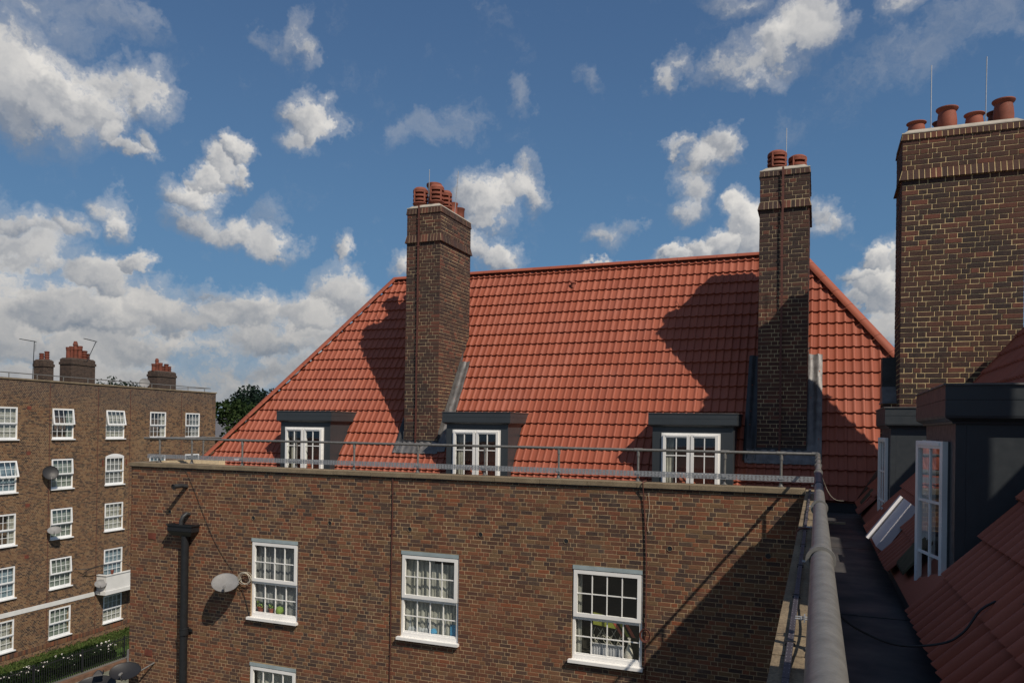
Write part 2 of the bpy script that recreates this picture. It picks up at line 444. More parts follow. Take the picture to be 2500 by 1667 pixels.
# ------------------------------------------------------------------ mesh helpers
class MB:
    def __init__(s): s.v = []; s.f = []
    def quad(s, a, b, c, d):
        i = len(s.v); s.v += [a, b, c, d]; s.f.append((i, i + 1, i + 2, i + 3)); return s
    def box(s, lo, hi):
        i = len(s.v)
        x0, y0, z0 = lo; x1, y1, z1 = hi
        s.v += [(x0, y0, z0), (x1, y0, z0), (x1, y1, z0), (x0, y1, z0), (x0, y0, z1), (x1, y0, z1), (x1, y1, z1), (x0, y1, z1)]
        s.f += [tuple(i + k for k in q) for q in ((0, 3, 2, 1), (4, 5, 6, 7), (0, 1, 5, 4), (1, 2, 6, 5), (2, 3, 7, 6), (3, 0, 4, 7))]
        return s
    def hexa(s, pts, skip=()):
        i = len(s.v); s.v += [tuple(p) for p in pts]
        for k, q in enumerate(((0, 3, 2, 1), (4, 5, 6, 7), (0, 1, 5, 4), (1, 2, 6, 5), (2, 3, 7, 6), (3, 0, 4, 7))):
            if k not in skip: s.f.append(tuple(i + j for j in q))
        return s
    def tube(s, path, r, seg=10, caps=True):
        path = [Vector(p) for p in path]
        n = len(path)
        rs = r if isinstance(r, (list, tuple)) else [r] * n
        prev = None; base = len(s.v)
        for i, p in enumerate(path):
            d = (path[min(i + 1, n - 1)] - path[max(i - 1, 0)]).normalized()
            if prev is None:
                a = Vector((0, 0, 1)) if abs(d.z) < .9 else Vector((1, 0, 0))
                u = d.cross(a).normalized()
            else:
                u = (prev - d * prev.dot(d)).normalized()
            prev = u
            w = d.cross(u)
            for k in range(seg):
                an = 2 * math.pi * k / seg
                s.v.append(tuple(p + (u * math.cos(an) + w * math.sin(an)) * rs[i]))
        for i in range(n - 1):
            for k in range(seg):
                a = base + i * seg + k; b = base + i * seg + (k + 1) % seg
                s.f.append((a, b, b + seg, a + seg))
        if caps:
            s.f.append(tuple(base + k for k in range(seg))[::-1]); s.f.append(tuple(base + (n - 1) * seg + k for k in range(seg)))
        return s
    def lathe(s, c, prof, seg=20, axis=None, wob=0.):
        base = len(s.v)
        ax = Vector(axis).normalized() if axis else Vector((0, 0, 1))
        a = Vector((1, 0, 0)) if abs(ax.x) < .9 else Vector((0, 1, 0))
        u = ax.cross(a).normalized(); w = ax.cross(u)
        c = Vector(c)
        for r, h in prof:
            for k in range(seg):
                an = 2 * math.pi * k / seg
                s.v.append(tuple(c + ax * h + (u * math.cos(an) + w * math.sin(an)) * r))
        for i in range(len(prof) - 1):
            for k in range(seg):
                p = base + i * seg + k; q = base + i * seg + (k + 1) % seg
                s.f.append((p, q, q + seg, p + seg))
        return s
    def obj(s, name, mat, parent=None, smooth=False, kind=None):
        me = bpy.data.meshes.new(name)
        me.from_pydata([tuple(v) for v in s.v], [], s.f)
        me.update()
        return mesh_obj(name, me, mat, parent, smooth, kind)
WORLD_LOC = {}
def attach(o, parent):
    if parent is None: return
    o.parent = parent
    if parent.name in WORLD_LOC: o.matrix_parent_inverse = Matrix.Translation(-WORLD_LOC[parent.name])
def mesh_obj(name, me, mat, parent=None, smooth=False, kind=None):
    o = bpy.data.objects.new(name, me)
    if mat is not None and not me.materials: me.materials.append(M[mat] if isinstance(mat, str) else mat)
    if smooth:
        me.polygons.foreach_set('use_smooth', [True] * len(me.polygons))
        try: me.set_sharp_from_angle(angle=R_(38))
        except Exception: pass
    COL.objects.link(o)
    attach(o, parent)
    if kind: o['kind'] = kind
    return o
def tag(o, label, cat=None, group=None):
    if label: o['label'] = label
    if cat: o['category'] = cat
    if group: o['group'] = group
    return o
def thing(name, label, cat, loc=(0, 0, 0), group=None, local=False, rz=0.):
    o = bpy.data.objects.new(name, None)
    o.empty_display_size = .2
    COL.objects.link(o)
    o.location = loc; o.rotation_euler = (0, 0, rz)
    if not local: WORLD_LOC[o.name] = Vector(loc)
    return tag(o, label, cat, group)
def copy_tree(o, parent=None):
    c = o.copy(); COL.objects.link(c)
    if parent is not None: c.parent = parent
    for ch in list(o.children): copy_tree(ch, c)
    return c

# ------------------------------------------------------------------ brickwork
def courses(u0, u1, z0, z1, openings, rg, full_start=False):
    """bricks of a Flemish style bond: (ua, ub, za, zb)"""
    out = []
    n = int(round((z1 - z0) / .075))
    for k in range(n):
        zt = z1 - k * .075; zb = zt - .075
        spans = [(u0, u1)]
        for (a, b, c, d) in openings:
            if zb + .075 > c + .02 and zb < d - .02:
                ns = []
                for (s, e) in spans:
                    if b <= s or a >= e: ns.append((s, e)); continue
                    if a > s: ns.append((s, a))
                    if b < e: ns.append((b, e))
                spans = ns
        u = u0 - (.16875 if k % 2 else 0.0) + rg.uniform(-.006, .006)
        head = False
        while u < u1:
            if rg.random() < .22: head = not head
            w = .1125 if head else .225
            head = not head
            a, b = u + .0052, u + w - .0052
            u += w
            for (s, e) in spans:
                aa, bb = max(a, s), min(b, e)
                if bb - aa > .035: out.append([aa, bb, zb + .0052, zt - .0052, s, e])
    # fill up to the corners and jambs
    rows = {}
    for q in out: rows.setdefault((round(q[2], 4), q[4], q[5]), []).append(q)
    for (z, s, e), qs in rows.items():
        qs[0][0] = s - (.003 if s == u0 else 0); qs[-1][1] = e + (.003 if e == u1 else 0)
    return [tuple(q[:4]) for q in out]
def brick_pts(ua, ub, za, zb, d, rg):
    """12 points (u, v, w): back ring, mid ring, inset front ring"""
    c = .0035
    w = d + rg.uniform(-.0015, .0015)
    ja = [rg.uniform(-.0022, .0022) for _ in range(4)]
    back = [(ua, za, -.01), (ub, za, -.01), (ub, zb, -.01), (ua, zb, -.01)]
    mid = [(ua, za + ja[0], w - c), (ub, za + ja[1], w - c), (ub, zb + ja[2], w - c), (ua, zb + ja[3], w - c)]
    fr = [(ua + c, za + c + ja[0], w), (ub - c, za + c + ja[1], w), (ub - c, zb - c + ja[2], w), (ua + c, zb - c + ja[3], w)]
    return back + mid + fr
BF = [(0, 1, 5, 4), (1, 2, 6, 5), (2, 3, 7, 6), (3, 0, 4, 7), (4, 5, 9, 8), (5, 6, 10, 9), (6, 7, 11, 10), (7, 4, 8, 11), (8, 9, 10, 11)]
def add_brick(mb, b, d, pos, rg):
    i = len(mb.v)
    for p in brick_pts(*b, d, rg): mb.v.append(pos(*p))
    for q in BF: mb.f.append(tuple(i + k for k in q))
UNIT_BRICKS = []
def unit_brick(mat, k, length):
    me = bpy.data.meshes.new('brick')
    rg = random.Random(100 + k)
    vs = []
    for (u, v, w) in brick_pts(0, length, 0, .0646, .0045, rg): vs.append((u, -w, v))
    me.from_pydata(vs, [], BF); me.update(); me.materials.append(M[mat])
    return me
def lay_bricks(blist, pos, inv_rz, origin_fn, parent, kind, nobj, key=None, name='brick'):
    """nearest nobj bricks as objects, the rest joined"""
    rg = random.Random(5)
    order = sorted(blist, key=key) if key else blist
    single = order[:nobj]; rest = order[nobj:]
    if single:
        ms = {h: [unit_brick('brick_%s_object' % kind, k + h * 10, .216 if h == 0 else .1035) for k in range(4)] for h in (0, 1)}
        for b in single:
            L = b[1] - b[0]
            h = 0 if L > .15 else 1
            o = bpy.data.objects.new('brick', rg.choice(ms[h]))
            COL.objects.link(o)
            o.parent = parent
            o.location = origin_fn(b[0], b[2])
            o.rotation_euler = (0, 0, inv_rz)
            o.scale = (L / (.216 if h == 0 else .1035), 1, (b[3] - b[2]) / .0646)
    if rest:
        mb = MB()
        for b in rest: add_brick(mb, b, .004, pos, rg)
        mb.obj('brickwork', 'brick_%s_island' % kind, parent, kind='stuff')
def panel(mb, u0, u1, z0, z1, openings, pos, w, reveal=.0):
    us = sorted({u0, u1, *[a for o in openings for a in o[:2] if u0 < a < u1]})
    zs = sorted({z0, z1, *[a for o in openings for a in o[2:] if z0 < a < z1]})
    for i in range(len(us) - 1):
        for j in range(len(zs) - 1):
            cu, cz = (us[i] + us[i + 1]) / 2, (zs[j] + zs[j + 1]) / 2
            if any(a < cu < b and c < cz < d for a, b, c, d in openings): continue
            mb.quad(pos(us[i], zs[j], w), pos(us[i + 1], zs[j], w), pos(us[i + 1], zs[j + 1], w), pos(us[i], zs[j + 1], w))
    if reveal:
        for a, b, c, d in openings:
            r = -reveal
            mb.quad(pos(a, c, w), pos(a, c, r), pos(a, d, r), pos(a, d, w)); mb.quad(pos(b, c, w), pos(b, d, w), pos(b, d, r), pos(b, c, r))
            mb.quad(pos(a, d, w), pos(a, d, r), pos(b, d, r), pos(b, d, w)); mb.quad(pos(a, c, w), pos(b, c, w), pos(b, c, r), pos(a, c, r))

# ------------------------------------------------------------------ numbers of the place (metres, camera at the origin)
YW = 13.05            # face of the wall across the court
XL = -14.65           # its left corner
ZC = -0.89            # top of the parapet coping
FL = -1.35            # flat gutter walk behind the parapets
YE, ZE, SA = 14.15, -1.146, 1.643     # eaves and slope of the roof across the court
YR, ZR = 17.14, 3.77
XRL, XRR = -10.18, -0.42              # ends of its ridge
XE, ZEB, SB = 0.60, -1.15, 1.27       # eaves and slope of the roof above the camera's walk
GZ = -12.3
WIN_A = [(-11.19, -9.975), (-7.535, -6.275), (-4.035, -2.76)]
A = thing('brick_apartment_block', 'brown brick apartment wing across the court with red tiled hipped roof and three grey dormers', 'building', (-7.4, 16.5, GZ))
B = thing('brick_apartment_block', 'apartment wing on the right seen along its dark roof walk, with large brick chimney stack', 'building', (3.5, 5, GZ))

# ---- ground
g = MB(); g.quad((-900, -600, GZ - .02), (900, -600, GZ - .02), (900, 1500, GZ - .02), (-900, 1500, GZ - .02)).obj('ground', 'ground', kind='structure')
g = MB(); g.quad((-32.6, -20, GZ), (XL - .1, -20, GZ), (XL - .1, 40, GZ), (-32.6, 40, GZ)).obj('pavement', 'paving', kind='structure')
g = MB(); g.quad((XL + .3, -20, GZ + .004), (-.3, -20, GZ + .004), (-.3, YW - .1, GZ + .004), (XL + .3, YW - .1, GZ + .004)).obj('courtyard_paving', 'paving', kind='structure')

# ------------------------------------------------------------------ window builders (local frame: outward is -y, x along the wall, z up)
def boxes(lst):
    m = MB()
    for lo, hi in lst: m.box(lo, hi)
    return m
def curtain_mesh(x0, x1, z0, z1, y, amp=.02, waves=9, seed=0, gather=None, n=44):
    rg = random.Random(seed); ph = rg.uniform(0, 6)
    m = MB(); rows = 8
    for j in range(rows + 1):
        t = j / rows
        for i in range(n + 1):
            u = i / n
            x = x0 + (x1 - x0) * u
            if gather is not None:
                k = gather * math.sin(math.pi * min(1, (1 - t) * 1.0)) * .5
                x = x + (x0 + (x1 - x0) * .5 - x) * k
            yy = y + .38 * amp * math.sin(u * waves * 6.283 + ph + .8 * math.sin(u * 17 + t * 2)) + amp * .10 * math.sin(u * waves * 2.3 * 6.283 + t)
            m.v.append((x, yy, z0 + (z1 - z0) * t))
    for j in range(rows):
        for i in range(n):
            a = j * (n + 1) + i
            m.f.append((a, a + 1, a + n + 2, a + n + 1))
    return m
def sash_window(parent, x0, x1, z0, z1, loc=(0, 0, 0), near=True, open_deg=0., curtain=None, seed=0, arch=False, mat='upvc', head=True, wmodel=None):
    """a two-light window: fixed light below, top-hung light above, small panes 4 x 2 each"""
    w = x1 - x0; h = z1 - z0
    fr = .045; zm = z0 + h * .47
    o = boxes([((0, .03, 0), (fr, .10, h)), ((w - fr, .03, 0), (w, .10, h)), ((fr, .03, 0), (w - fr, .10, fr * 1.6)), ((fr, .03, h - fr), (w - fr, .10, h)), ((fr, .02, h * .47 - .03), (w - fr, .095, h * .47 + .015))]).obj('window', mat, parent)
    o.location = (x0 + loc[0], loc[1], z0 + loc[2])
    if parent.name in WORLD_LOC: pass
    # sill
    boxes([((-.05, -.09, -.055), (w + .04, .05, -.002))]).obj('sill', mat, o)
    if head: boxes([((-.0, -.012, h + .002), (w, .08, h + .07))]).obj('head_strip', 'head_strip', o)
    def light(zlo, zhi, name, fw, y0, y1, deg, bar):
        W_, H_ = w - 2 * .02, zhi - zlo
        m = boxes([((0, y0, -H_), (fw, y1, 0)), ((W_ - fw, y0, -H_), (W_, y1, 0)), ((fw, y0, -fw), (W_ - fw, y1, 0)), ((fw, y0, -H_), (W_ - fw, y1, -H_ + fw))])
        s = m.obj(name, mat, o)
        s.location = (.02, 0, zhi); s.rotation_euler = (R_(-deg), 0, 0)
        rot = Matrix.Rotation(R_(-deg), 4, 'X')
        loc_ = Matrix.Translation((.02, 0, zhi)) @ rot
        iw, ih = W_ - 2 * fw, H_ - 2 * fw
        yb = (y0 + y1) / 2
        if near:
            for k in (1, 2, 3):
                b = MB().box((fw + iw * k / 4 - bar, yb - .012, -H_ + fw), (fw + iw * k / 4 + bar, yb + .012, -fw)).obj('glazing_bar', mat, o)
                b.matrix_local = loc_
            b = MB().box((fw, yb - .011, -H_ / 2 - bar), (W_ - fw, yb + .011, -H_ / 2 + bar)).obj('glazing_bar', mat, o); b.matrix_local = loc_
            pm = bpy.data.meshes.new('pane'); pw, ph = iw / 4, ih / 2
            pm.from_pydata([(bar, 0, bar), (pw - bar, 0, bar), (pw - bar, 0, ph - bar), (bar, 0, ph - bar)], [], [(0, 1, 2, 3)]); pm.materials.append(M['glass'])
            rg = random.Random(seed)
            for i in range(4):
                for j in range(2):
                    p = mesh_obj('pane', pm, None, o)
                    p.matrix_local = loc_ @ Matrix.Translation((fw + pw * i, yb, -H_ + fw + ph * j)) @ Matrix.Rotation(R_(rg.uniform(-.5, .5)), 4, 'Z')
        else:
            m = MB()
            for k in (1, 2, 3): m.box((fw + iw * k / 4 - bar, yb - .012, -H_ + fw), (fw + iw * k / 4 + bar, yb + .012, -fw))
            m.box((fw, yb - .011, -H_ / 2 - bar), (W_ - fw, yb + .011, -H_ / 2 + bar))
            b = m.obj('glazing_bars', mat, o); b.matrix_local = loc_
            p = MB().quad((fw, yb, -H_ + fw), (W_ - fw, yb, -H_ + fw), (W_ - fw, yb, -fw), (fw, yb, -fw)).obj('pane', 'glass', o); p.matrix_local = loc_
    bar = .0085 if near else .0085
    light(h * .47 + .005, h - .012, 'top_sash', .065 if near else .07, -.005, .05, open_deg, bar)
    light(fr * 1.5, h * .47 - .025, 'lower_light', .03, .045, .085, 0, bar)
    if arch:
        m = MB(); n = 12
        for i in range(n):
            a, b = i / n, (i + 1) / n
            f = lambda t: .16 * (1 - (2 * t - 1) ** 2)
            m.hexa([(w * a, -.01, h), (w * b, -.01, h), (w * b, .06, h), (w * a, .06, h), (w * a, -.01, h + f(a) + .02), (w * b, -.01, h + f(b) + .02), (w * b, .06, h + f(b) + .02), (w * a, .06, h + f(a) + .02)])
        m.obj('arched_head', mat, o)
    # room and curtains
    y2 = .75
    rm = MB()
    rm.quad((0, y2, -.1), (w, y2, -.1), (w, y2, h), (0, y2, h)); rm.quad((-.001, .11, -.1), (-.001, y2, -.1), (-.001, y2, h), (-.001, .11, h)); rm.quad((w + .001, .11, -.1), (w + .001, y2, -.1), (w + .001, y2, h), (w + .001, .11, h))
    rm.quad((0, .11, h + .001), (w, .11, h + .001), (w, y2, h + .001), (0, y2, h + .001)); rm.quad((0, .11, 0), (w, .11, 0), (w, y2, 0), (0, y2, 0))
    rm.obj('room', 'interior', o)
    if curtain:
        for cdef in curtain:
            a, b, c, d, mt, amp, wv, gt = cdef
            curtain_mesh(w * a + .02, w * b - .02, h * c + .02, h * d, .135, amp, wv, seed, gt, 44 if near else 22).obj('curtain', mt, o, smooth=True)
    return o
def to_local(parent, o, world_loc):
    """place a top part of a thing at a world position"""
    if parent.name in WORLD_LOC: o.location = world_loc

# ------------------------------------------------------------------ wing A: wall
OPEN_A = []
for (a, b) in WIN_A:
    for k in range(2): OPEN_A.append((a, b, -4.125 - k * 2.64, -2.40 - k * 2.64))
posA = lambda u, v, w: (u, YW - w, v)
ZB0 = -7.21
wallA = MB()
panel(wallA, XL + .002, -.02, ZB0, -.965, OPEN_A, posA, 0.0, .32)
wallA.box((XL, YW + .02, ZB0), (XL + .33, 20.5, -.965))
wall_a = wallA.obj('wall', 'mortar_wall', A)
bl = courses(XL, -.02, -7.21, -.965, OPEN_A, random.Random(3))
def camdist_a(b):
    u, v = (b[0] + b[1]) / 2, (b[2] + b[3]) / 2
    dep = u * fwd.x + YW * fwd.y
    return dep * (1.0 if v > -4.9 else 1.6)
lay_bricks(bl, posA, 0, lambda u, v: (u, YW, v), wall_a, 'wall', 300, camdist_a)
# bricks of the left end face, seen from a step aside
posL = lambda u, v, w: (XL - w, u, v)
mb = MB()
rg5 = random.Random(11)
for b in courses(YW - .01, 20.4, -3.2, -.965, [], rg5): add_brick(mb, b, .004, posL, rg5)
mb.obj('brickwork', 'brick_wall_island', wall_a, kind='stuff')
m = MB(); m.box((XL + .012, YW + .012, GZ), (-.012, 20.4, ZB0 - .001)); m.box((XL + .34, YW + .9, ZB0), (-.02, 20.4, FL - .05)); m.obj('lower_wall', 'brick_lower', A)
# coping stones
def coping_run(parent, start, step, n, mk, name='coping_stone'):
    for i in range(n): mk(i)
x = -14.7
k = 0
edges = [-14.71, -14.35] + [-13.56 + i * .89 for i in range(15)] + [-.17]
edges = sorted(set(round(e, 3) for e in edges))
for i in range(len(edges) - 1):
    a, b = edges[i] + .004, edges[i + 1] - .004
    if b - a < .1: continue
    dz = rnd.uniform(-.003, .003)
    MB().hexa([(a, 13.0, ZC - .085 + dz), (b, 13.0, ZC - .085 + dz), (b, 13.36, ZC - .085 + dz), (a, 13.36, ZC - .085 + dz), (a, 13.0, ZC - .008 + dz), (b, 13.0, ZC - .008 + dz), (b, 13.36, ZC + dz), (a, 13.36, ZC + dz)]).obj('coping_stone', 'concrete', A)
for i in range(8):
    a, b = 13.364 + i * .88, 13.356 + (i + 1) * .88
    MB().box((-14.71, a, ZC - .085), (-14.36, b, ZC)).obj('coping_stone', 'concrete', A)
m = MB(); m.box((-14.69, 13.02, ZC - .105), (-.17, 13.35, ZC - .086)); m.obj('damp_course', 'lead_dark', A)
# gutter walk
m = MB(); m.quad((-14.3, 13.3, FL), (1.0, 13.3, FL), (1.0, 14.6, FL), (-14.3, 14.6, FL)); m.quad((-14.3, 13.34, FL), (-.0, 13.34, FL), (-.0, 13.34, ZC - .05), (-14.3, 13.34, ZC - .05)); m.obj('gutter_walk', 'membrane', A)
# windows in the wall
cur = {0: [(0, 1, .02, 1, 'curtain_grey', .028, 9, None)], 1: [(0, .55, .03, .97, 'curtain_cream', .035, 6, None), (.45, 1, .03, .9, 'curtain_cream', .03, 6, .5)], 2: [(0, .13, .02, 1, 'curtain_cream', .02, 2, None)]}
for i, (a, b) in enumerate(WIN_A):
    for k in range(2):
        zb = -4.07 - k * 2.64
        o = sash_window(A, a + .012, b - .012, zb, -2.475 - k * 2.64, (0, YW, 0), True, 0, cur[i] if k == 0 else [(0, 1, .02, 1, 'curtain_cream', .03, 7, .3)], seed=i * 3 + k)
        if i == 0 and k == 0:
            lc = MB()
            n = 60
            for q in range(n):
                u0, u1 = q / n, (q + 1) / n
                f = lambda t: .30 + .035 * abs(math.sin(t * 22))
                w = 1.15
                y = lambda t: .15 + .012 * math.sin(t * 40)
                lc.quad((.03 + w * u0, y(u0), f(u0) - .02), (.03 + w * u1, y(u1), f(u1) - .02), (.03 + w * u1, y(u1), .50 + .01 * math.sin(u1 * 40)), (.03 + w * u0, y(u0), .50 + .01 * math.sin(u0 * 40)))
            lc.obj('lace_curtain', 'lace', o)
        if i == 1 and k == 0:
            curtain_mesh(.05, .95, .05, .42, .15, .03, 8, 5, -.3).obj('lace_curtain', 'lace', o, smooth=True)

# ------------------------------------------------------------------ roof tiles
GA = .298
PROF = 1.0
def profile(u):
    t = (u % .15) / .15
    if t < .44: return -.003 * math.sin(math.pi * t / .44)
    if t < .74: return PROF * .0215 * (.5 - .5 * math.cos(math.pi * (t - .44) / .30))
    if t < .905: return PROF * .0215 * (1 - .45 * ((t - .74) / .165) ** 2)
    return PROF * .0215 * .55 * max(0, 1 - (t - .905) / .045) - .002
def tile_mesh(g, name='roof_tile', mat='tile_object'):
    me = bpy.data.meshes.new(name)
    us = [0, .035, .066, .081, .096, .111, .124, .1357, .1425, .185, .216, .231, .246, .261, .274, .2857, .2925, .2985]
    vs = []
    for (v, lift, dz) in ((-.02, .044, -.034), (-.02, .044, 0), (-.02, .044, 0), (g + .012, .004, 0)):
        for u in us:
            vs.append((u, v, lift + profile(min(u, .2999)) + dz))
    n = len(us); fs = []
    for j in (0, 2):
        for i in range(n - 1): fs.append((j * n + i, j * n + i + 1, (j + 1) * n + i + 1, (j + 1) * n + i))
    me.from_pydata(vs, [], fs); me.update(); me.materials.append(M[mat])
    me.polygons.foreach_set('use_smooth', [k >= n - 1 for k in range(len(fs))])
    try: me.set_sharp_from_angle(angle=R_(50))
    except Exception: pass
    return me
def tile_field(parent, frame, ncol, nrow, g, keep, clip, nobj, key, start_u):
    """frame: matrix mapping (u, v up slope, w out of the roof) to world"""
    me = tile_mesh(g)
    cand = []
    for r in range(nrow):
        for c in range(ncol):
            u = start_u + c * .30
            v = r * g
            mid = frame @ Vector((u + .15, v + g / 2, 0))
            k = keep(u, v, mid)
            if k: cand.append((u, v, mid, k))
    whole = [c for c in cand if c[3] == 1]
    whole.sort(key=lambda c: key(c[2]))
    single = whole[:nobj]; rest = whole[nobj:] + [c for c in cand if c[3] == 2]
    rg = random.Random(2)
    q = frame.to_3x3().to_quaternion()
    for (u, v, mid, _) in single:
        o = bpy.data.objects.new('roof_tile', me); COL.objects.link(o); o.parent = parent
        o.rotation_mode = 'QUATERNION'
        o.rotation_quaternion = q @ Euler((R_(rg.uniform(-.25, .25)), R_(rg.uniform(-.25, .25)), R_(rg.uniform(-.15, .15)))).to_quaternion()
        o.location = frame @ Vector((u, v, rg.uniform(-.001, .002)))
    bm = bmesh.new()
    base = [v.co.copy() for v in me.vertices]
    faces = [tuple(p.vertices) for p in me.polygons]
    sm = [p.use_smooth for p in me.polygons]
    for (u, v, mid, _) in rest:
        j = rg.uniform(-.001, .002)
        vs = [bm.verts.new(frame @ Vector((b.x + u, b.y + v, b.z + j))) for b in base]
        for f, s in zip(faces, sm):
            nf = bm.faces.new([vs[i] for i in f]); nf.smooth = s
    for (co, no) in clip:
        gm = bm.verts[:] + bm.edges[:] + bm.faces[:]
        bmesh.ops.bisect_plane(bm, geom=gm, plane_co=co, plane_no=no, clear_outer=True)
    m2 = bpy.data.meshes.new('roof_tiling'); bm.to_mesh(m2); bm.free()
    mesh_obj('roof_tiling', m2, 'tile_island', parent, kind='stuff')
def ridge_run(parent, p0, p1, seg=.43, r=.115, nrm=Vector((0, 0, 1)), name='ridge_tile', lift=.0):
    p0 = Vector(p0); p1 = Vector(p1)
    L = (p1 - p0).length; n = max(1, int(round(L / seg))); d = (p1 - p0).normalized()
    side = d.cross(nrm).normalized(); up = side.cross(d).normalized()
    ref = None
    for i in range(n):
        a = p0 + d * (L * i / n + .003); b = p0 + d * (L * (i + 1) / n - .003)
        m = MB(); K = 9
        for (pt, rr) in ((a, r), (b, r * 1.0)):
            for k in range(K):
                an = math.pi * (k / (K - 1)); an = .12 + an * .925
                m.v.append(tuple(pt + side * math.cos(an) * rr + up * (math.sin(an) * rr * .82 + lift)))
        for (pt, rr) in ((a, r - .016), (b, r - .016)):
            for k in range(K):
                an = math.pi * (k / (K - 1)); an = .12 + an * .925
                m.v.append(tuple(pt + side * math.cos(an) * rr + up * (math.sin(an) * rr * .82 + lift)))
        for k in range(K - 1):
            m.f.append((k, k + 1, K + k + 1, K + k))
            m.f.append((2 * K + k, 3 * K + k, 3 * K + k + 1, 2 * K + k + 1))
            m.f.append((k, 2 * K + k, 2 * K + k + 1, k + 1)); m.f.append((K + k, K + k + 1, 3 * K + k + 1, 3 * K + k))
        m.f.append((0, K, 3 * K, 2 * K)); m.f.append((K - 1, 3 * K - 1, 4 * K - 1, 2 * K - 1))
        m.obj(name, 'tile_object', parent, smooth=True)

# wing A roof deck (under the tiles)
hipLx = XRL - (YR - YE) * 1.25; hipRx = XRR + (YR - YE) * 1.21
D = -.03
rf = MB()
YB = 2 * YR - YE
rf.v = [(hipLx, YE, ZE + D), (hipRx + 3, YE, ZE + D), (hipRx, YB, ZE + D), (hipLx, YB, ZE + D), (XRL, YR, ZR + D), (XRR, YR, ZR + D), (hipRx, YE, ZE + D)]
rf.f = [(0, 6, 5, 4), (6, 2, 5), (2, 3, 4, 5), (3, 0, 4), (0, 3, 2, 6)]
roof_a = rf.obj('roof', 'tile_island', A)
cA = 1 / math.sqrt(1 + SA * SA)
frameA = Matrix(((1, 0, 0, 0), (0, cA, -SA * cA, YE), (0, SA * cA, cA, ZE), (0, 0, 0, 1)))
DORM_A = [(-11.29, -9.955), (-7.10, -5.73), (-2.84, -1.395)]
CH_L = (-8.40, -7.58, 14.6, 16.12); CH_R = (-1.03, -.19, 14.6, 16.1)
nL = Vector((-(YR - YE), (XRL - hipLx), 0)).normalized() * 1.0   # outward of the left hip line in plan
nL = Vector((-(YR - YE), -(hipLx - XRL), 0)).normalized()
nR = Vector(((YR - YE), (hipRx - XRR), 0)).normalized()
def keepA(u, v, mid):
    z = mid.z; y = mid.y
    for (a, b) in DORM_A:
        if a + .02 < u and u + .30 < b - .02 and z < .22: return 0
    for (a, b, c, d) in (CH_L, CH_R):
        if a < u and u + .3 < b and c < y < d: return 0
    if v + GA > (YR - YE) / cA + .05: return 2 if v < (YR - YE) / cA - .02 else 0
    # hips
    xl = hipLx + (y - YE) * 1.25; xr = hipRx - (y - YE) * 1.21
    if u + .30 < xl - .2 or u > xr + .2: return 0
    # valley with the other wing
    if u > XE and (z - ZE) < 1.2 and u > XE + (z - ZE) / SB + .55: return 0
    if u < xl + .25 or u + .30 > xr - .25: return 2
    return 1
clipA = [(Vector((XRL, YR, ZR)) + nL * -.02, nL), (Vector((XRR, YR, ZR)) + nR * -.02, nR), (Vector((0, YR - .01, ZR)), Vector((0, 1, 0)))]
tile_field(roof_a, frameA, 58, 20, GA, keepA, clipA, 300, lambda p: p.x * fwd.x + p.y * fwd.y, -14.2)
ridge_run(roof_a, (XRL - .03, YR, ZR + .01), (XRR + .05, YR, ZR + .01))
ridge_run(roof_a, (XRL, YR, ZR + .01), (hipLx, YE - .02, ZE + .02), .46, .12)
ridge_run(roof_a, (XRR, YR, ZR + .01), (hipRx, YE, ZE + .02), .46, .12)
# tile batten closing board at the foot of the roof
m = MB(); m.box((-13.9, YE + .02, FL), (1.2, YE + .06, ZE - .0)); m.obj('eaves_board', 'cladding', A)
# vent cowl on the ridge
m = MB(); m.lathe((-5.28, YR - .32, ZR - .50), [(.0, 0), (.05, 0), (.05, .10), (.075, .11), (.04, .15), (0, .155)], 10); m.obj('vent_cowl', 'terracotta', A, True)

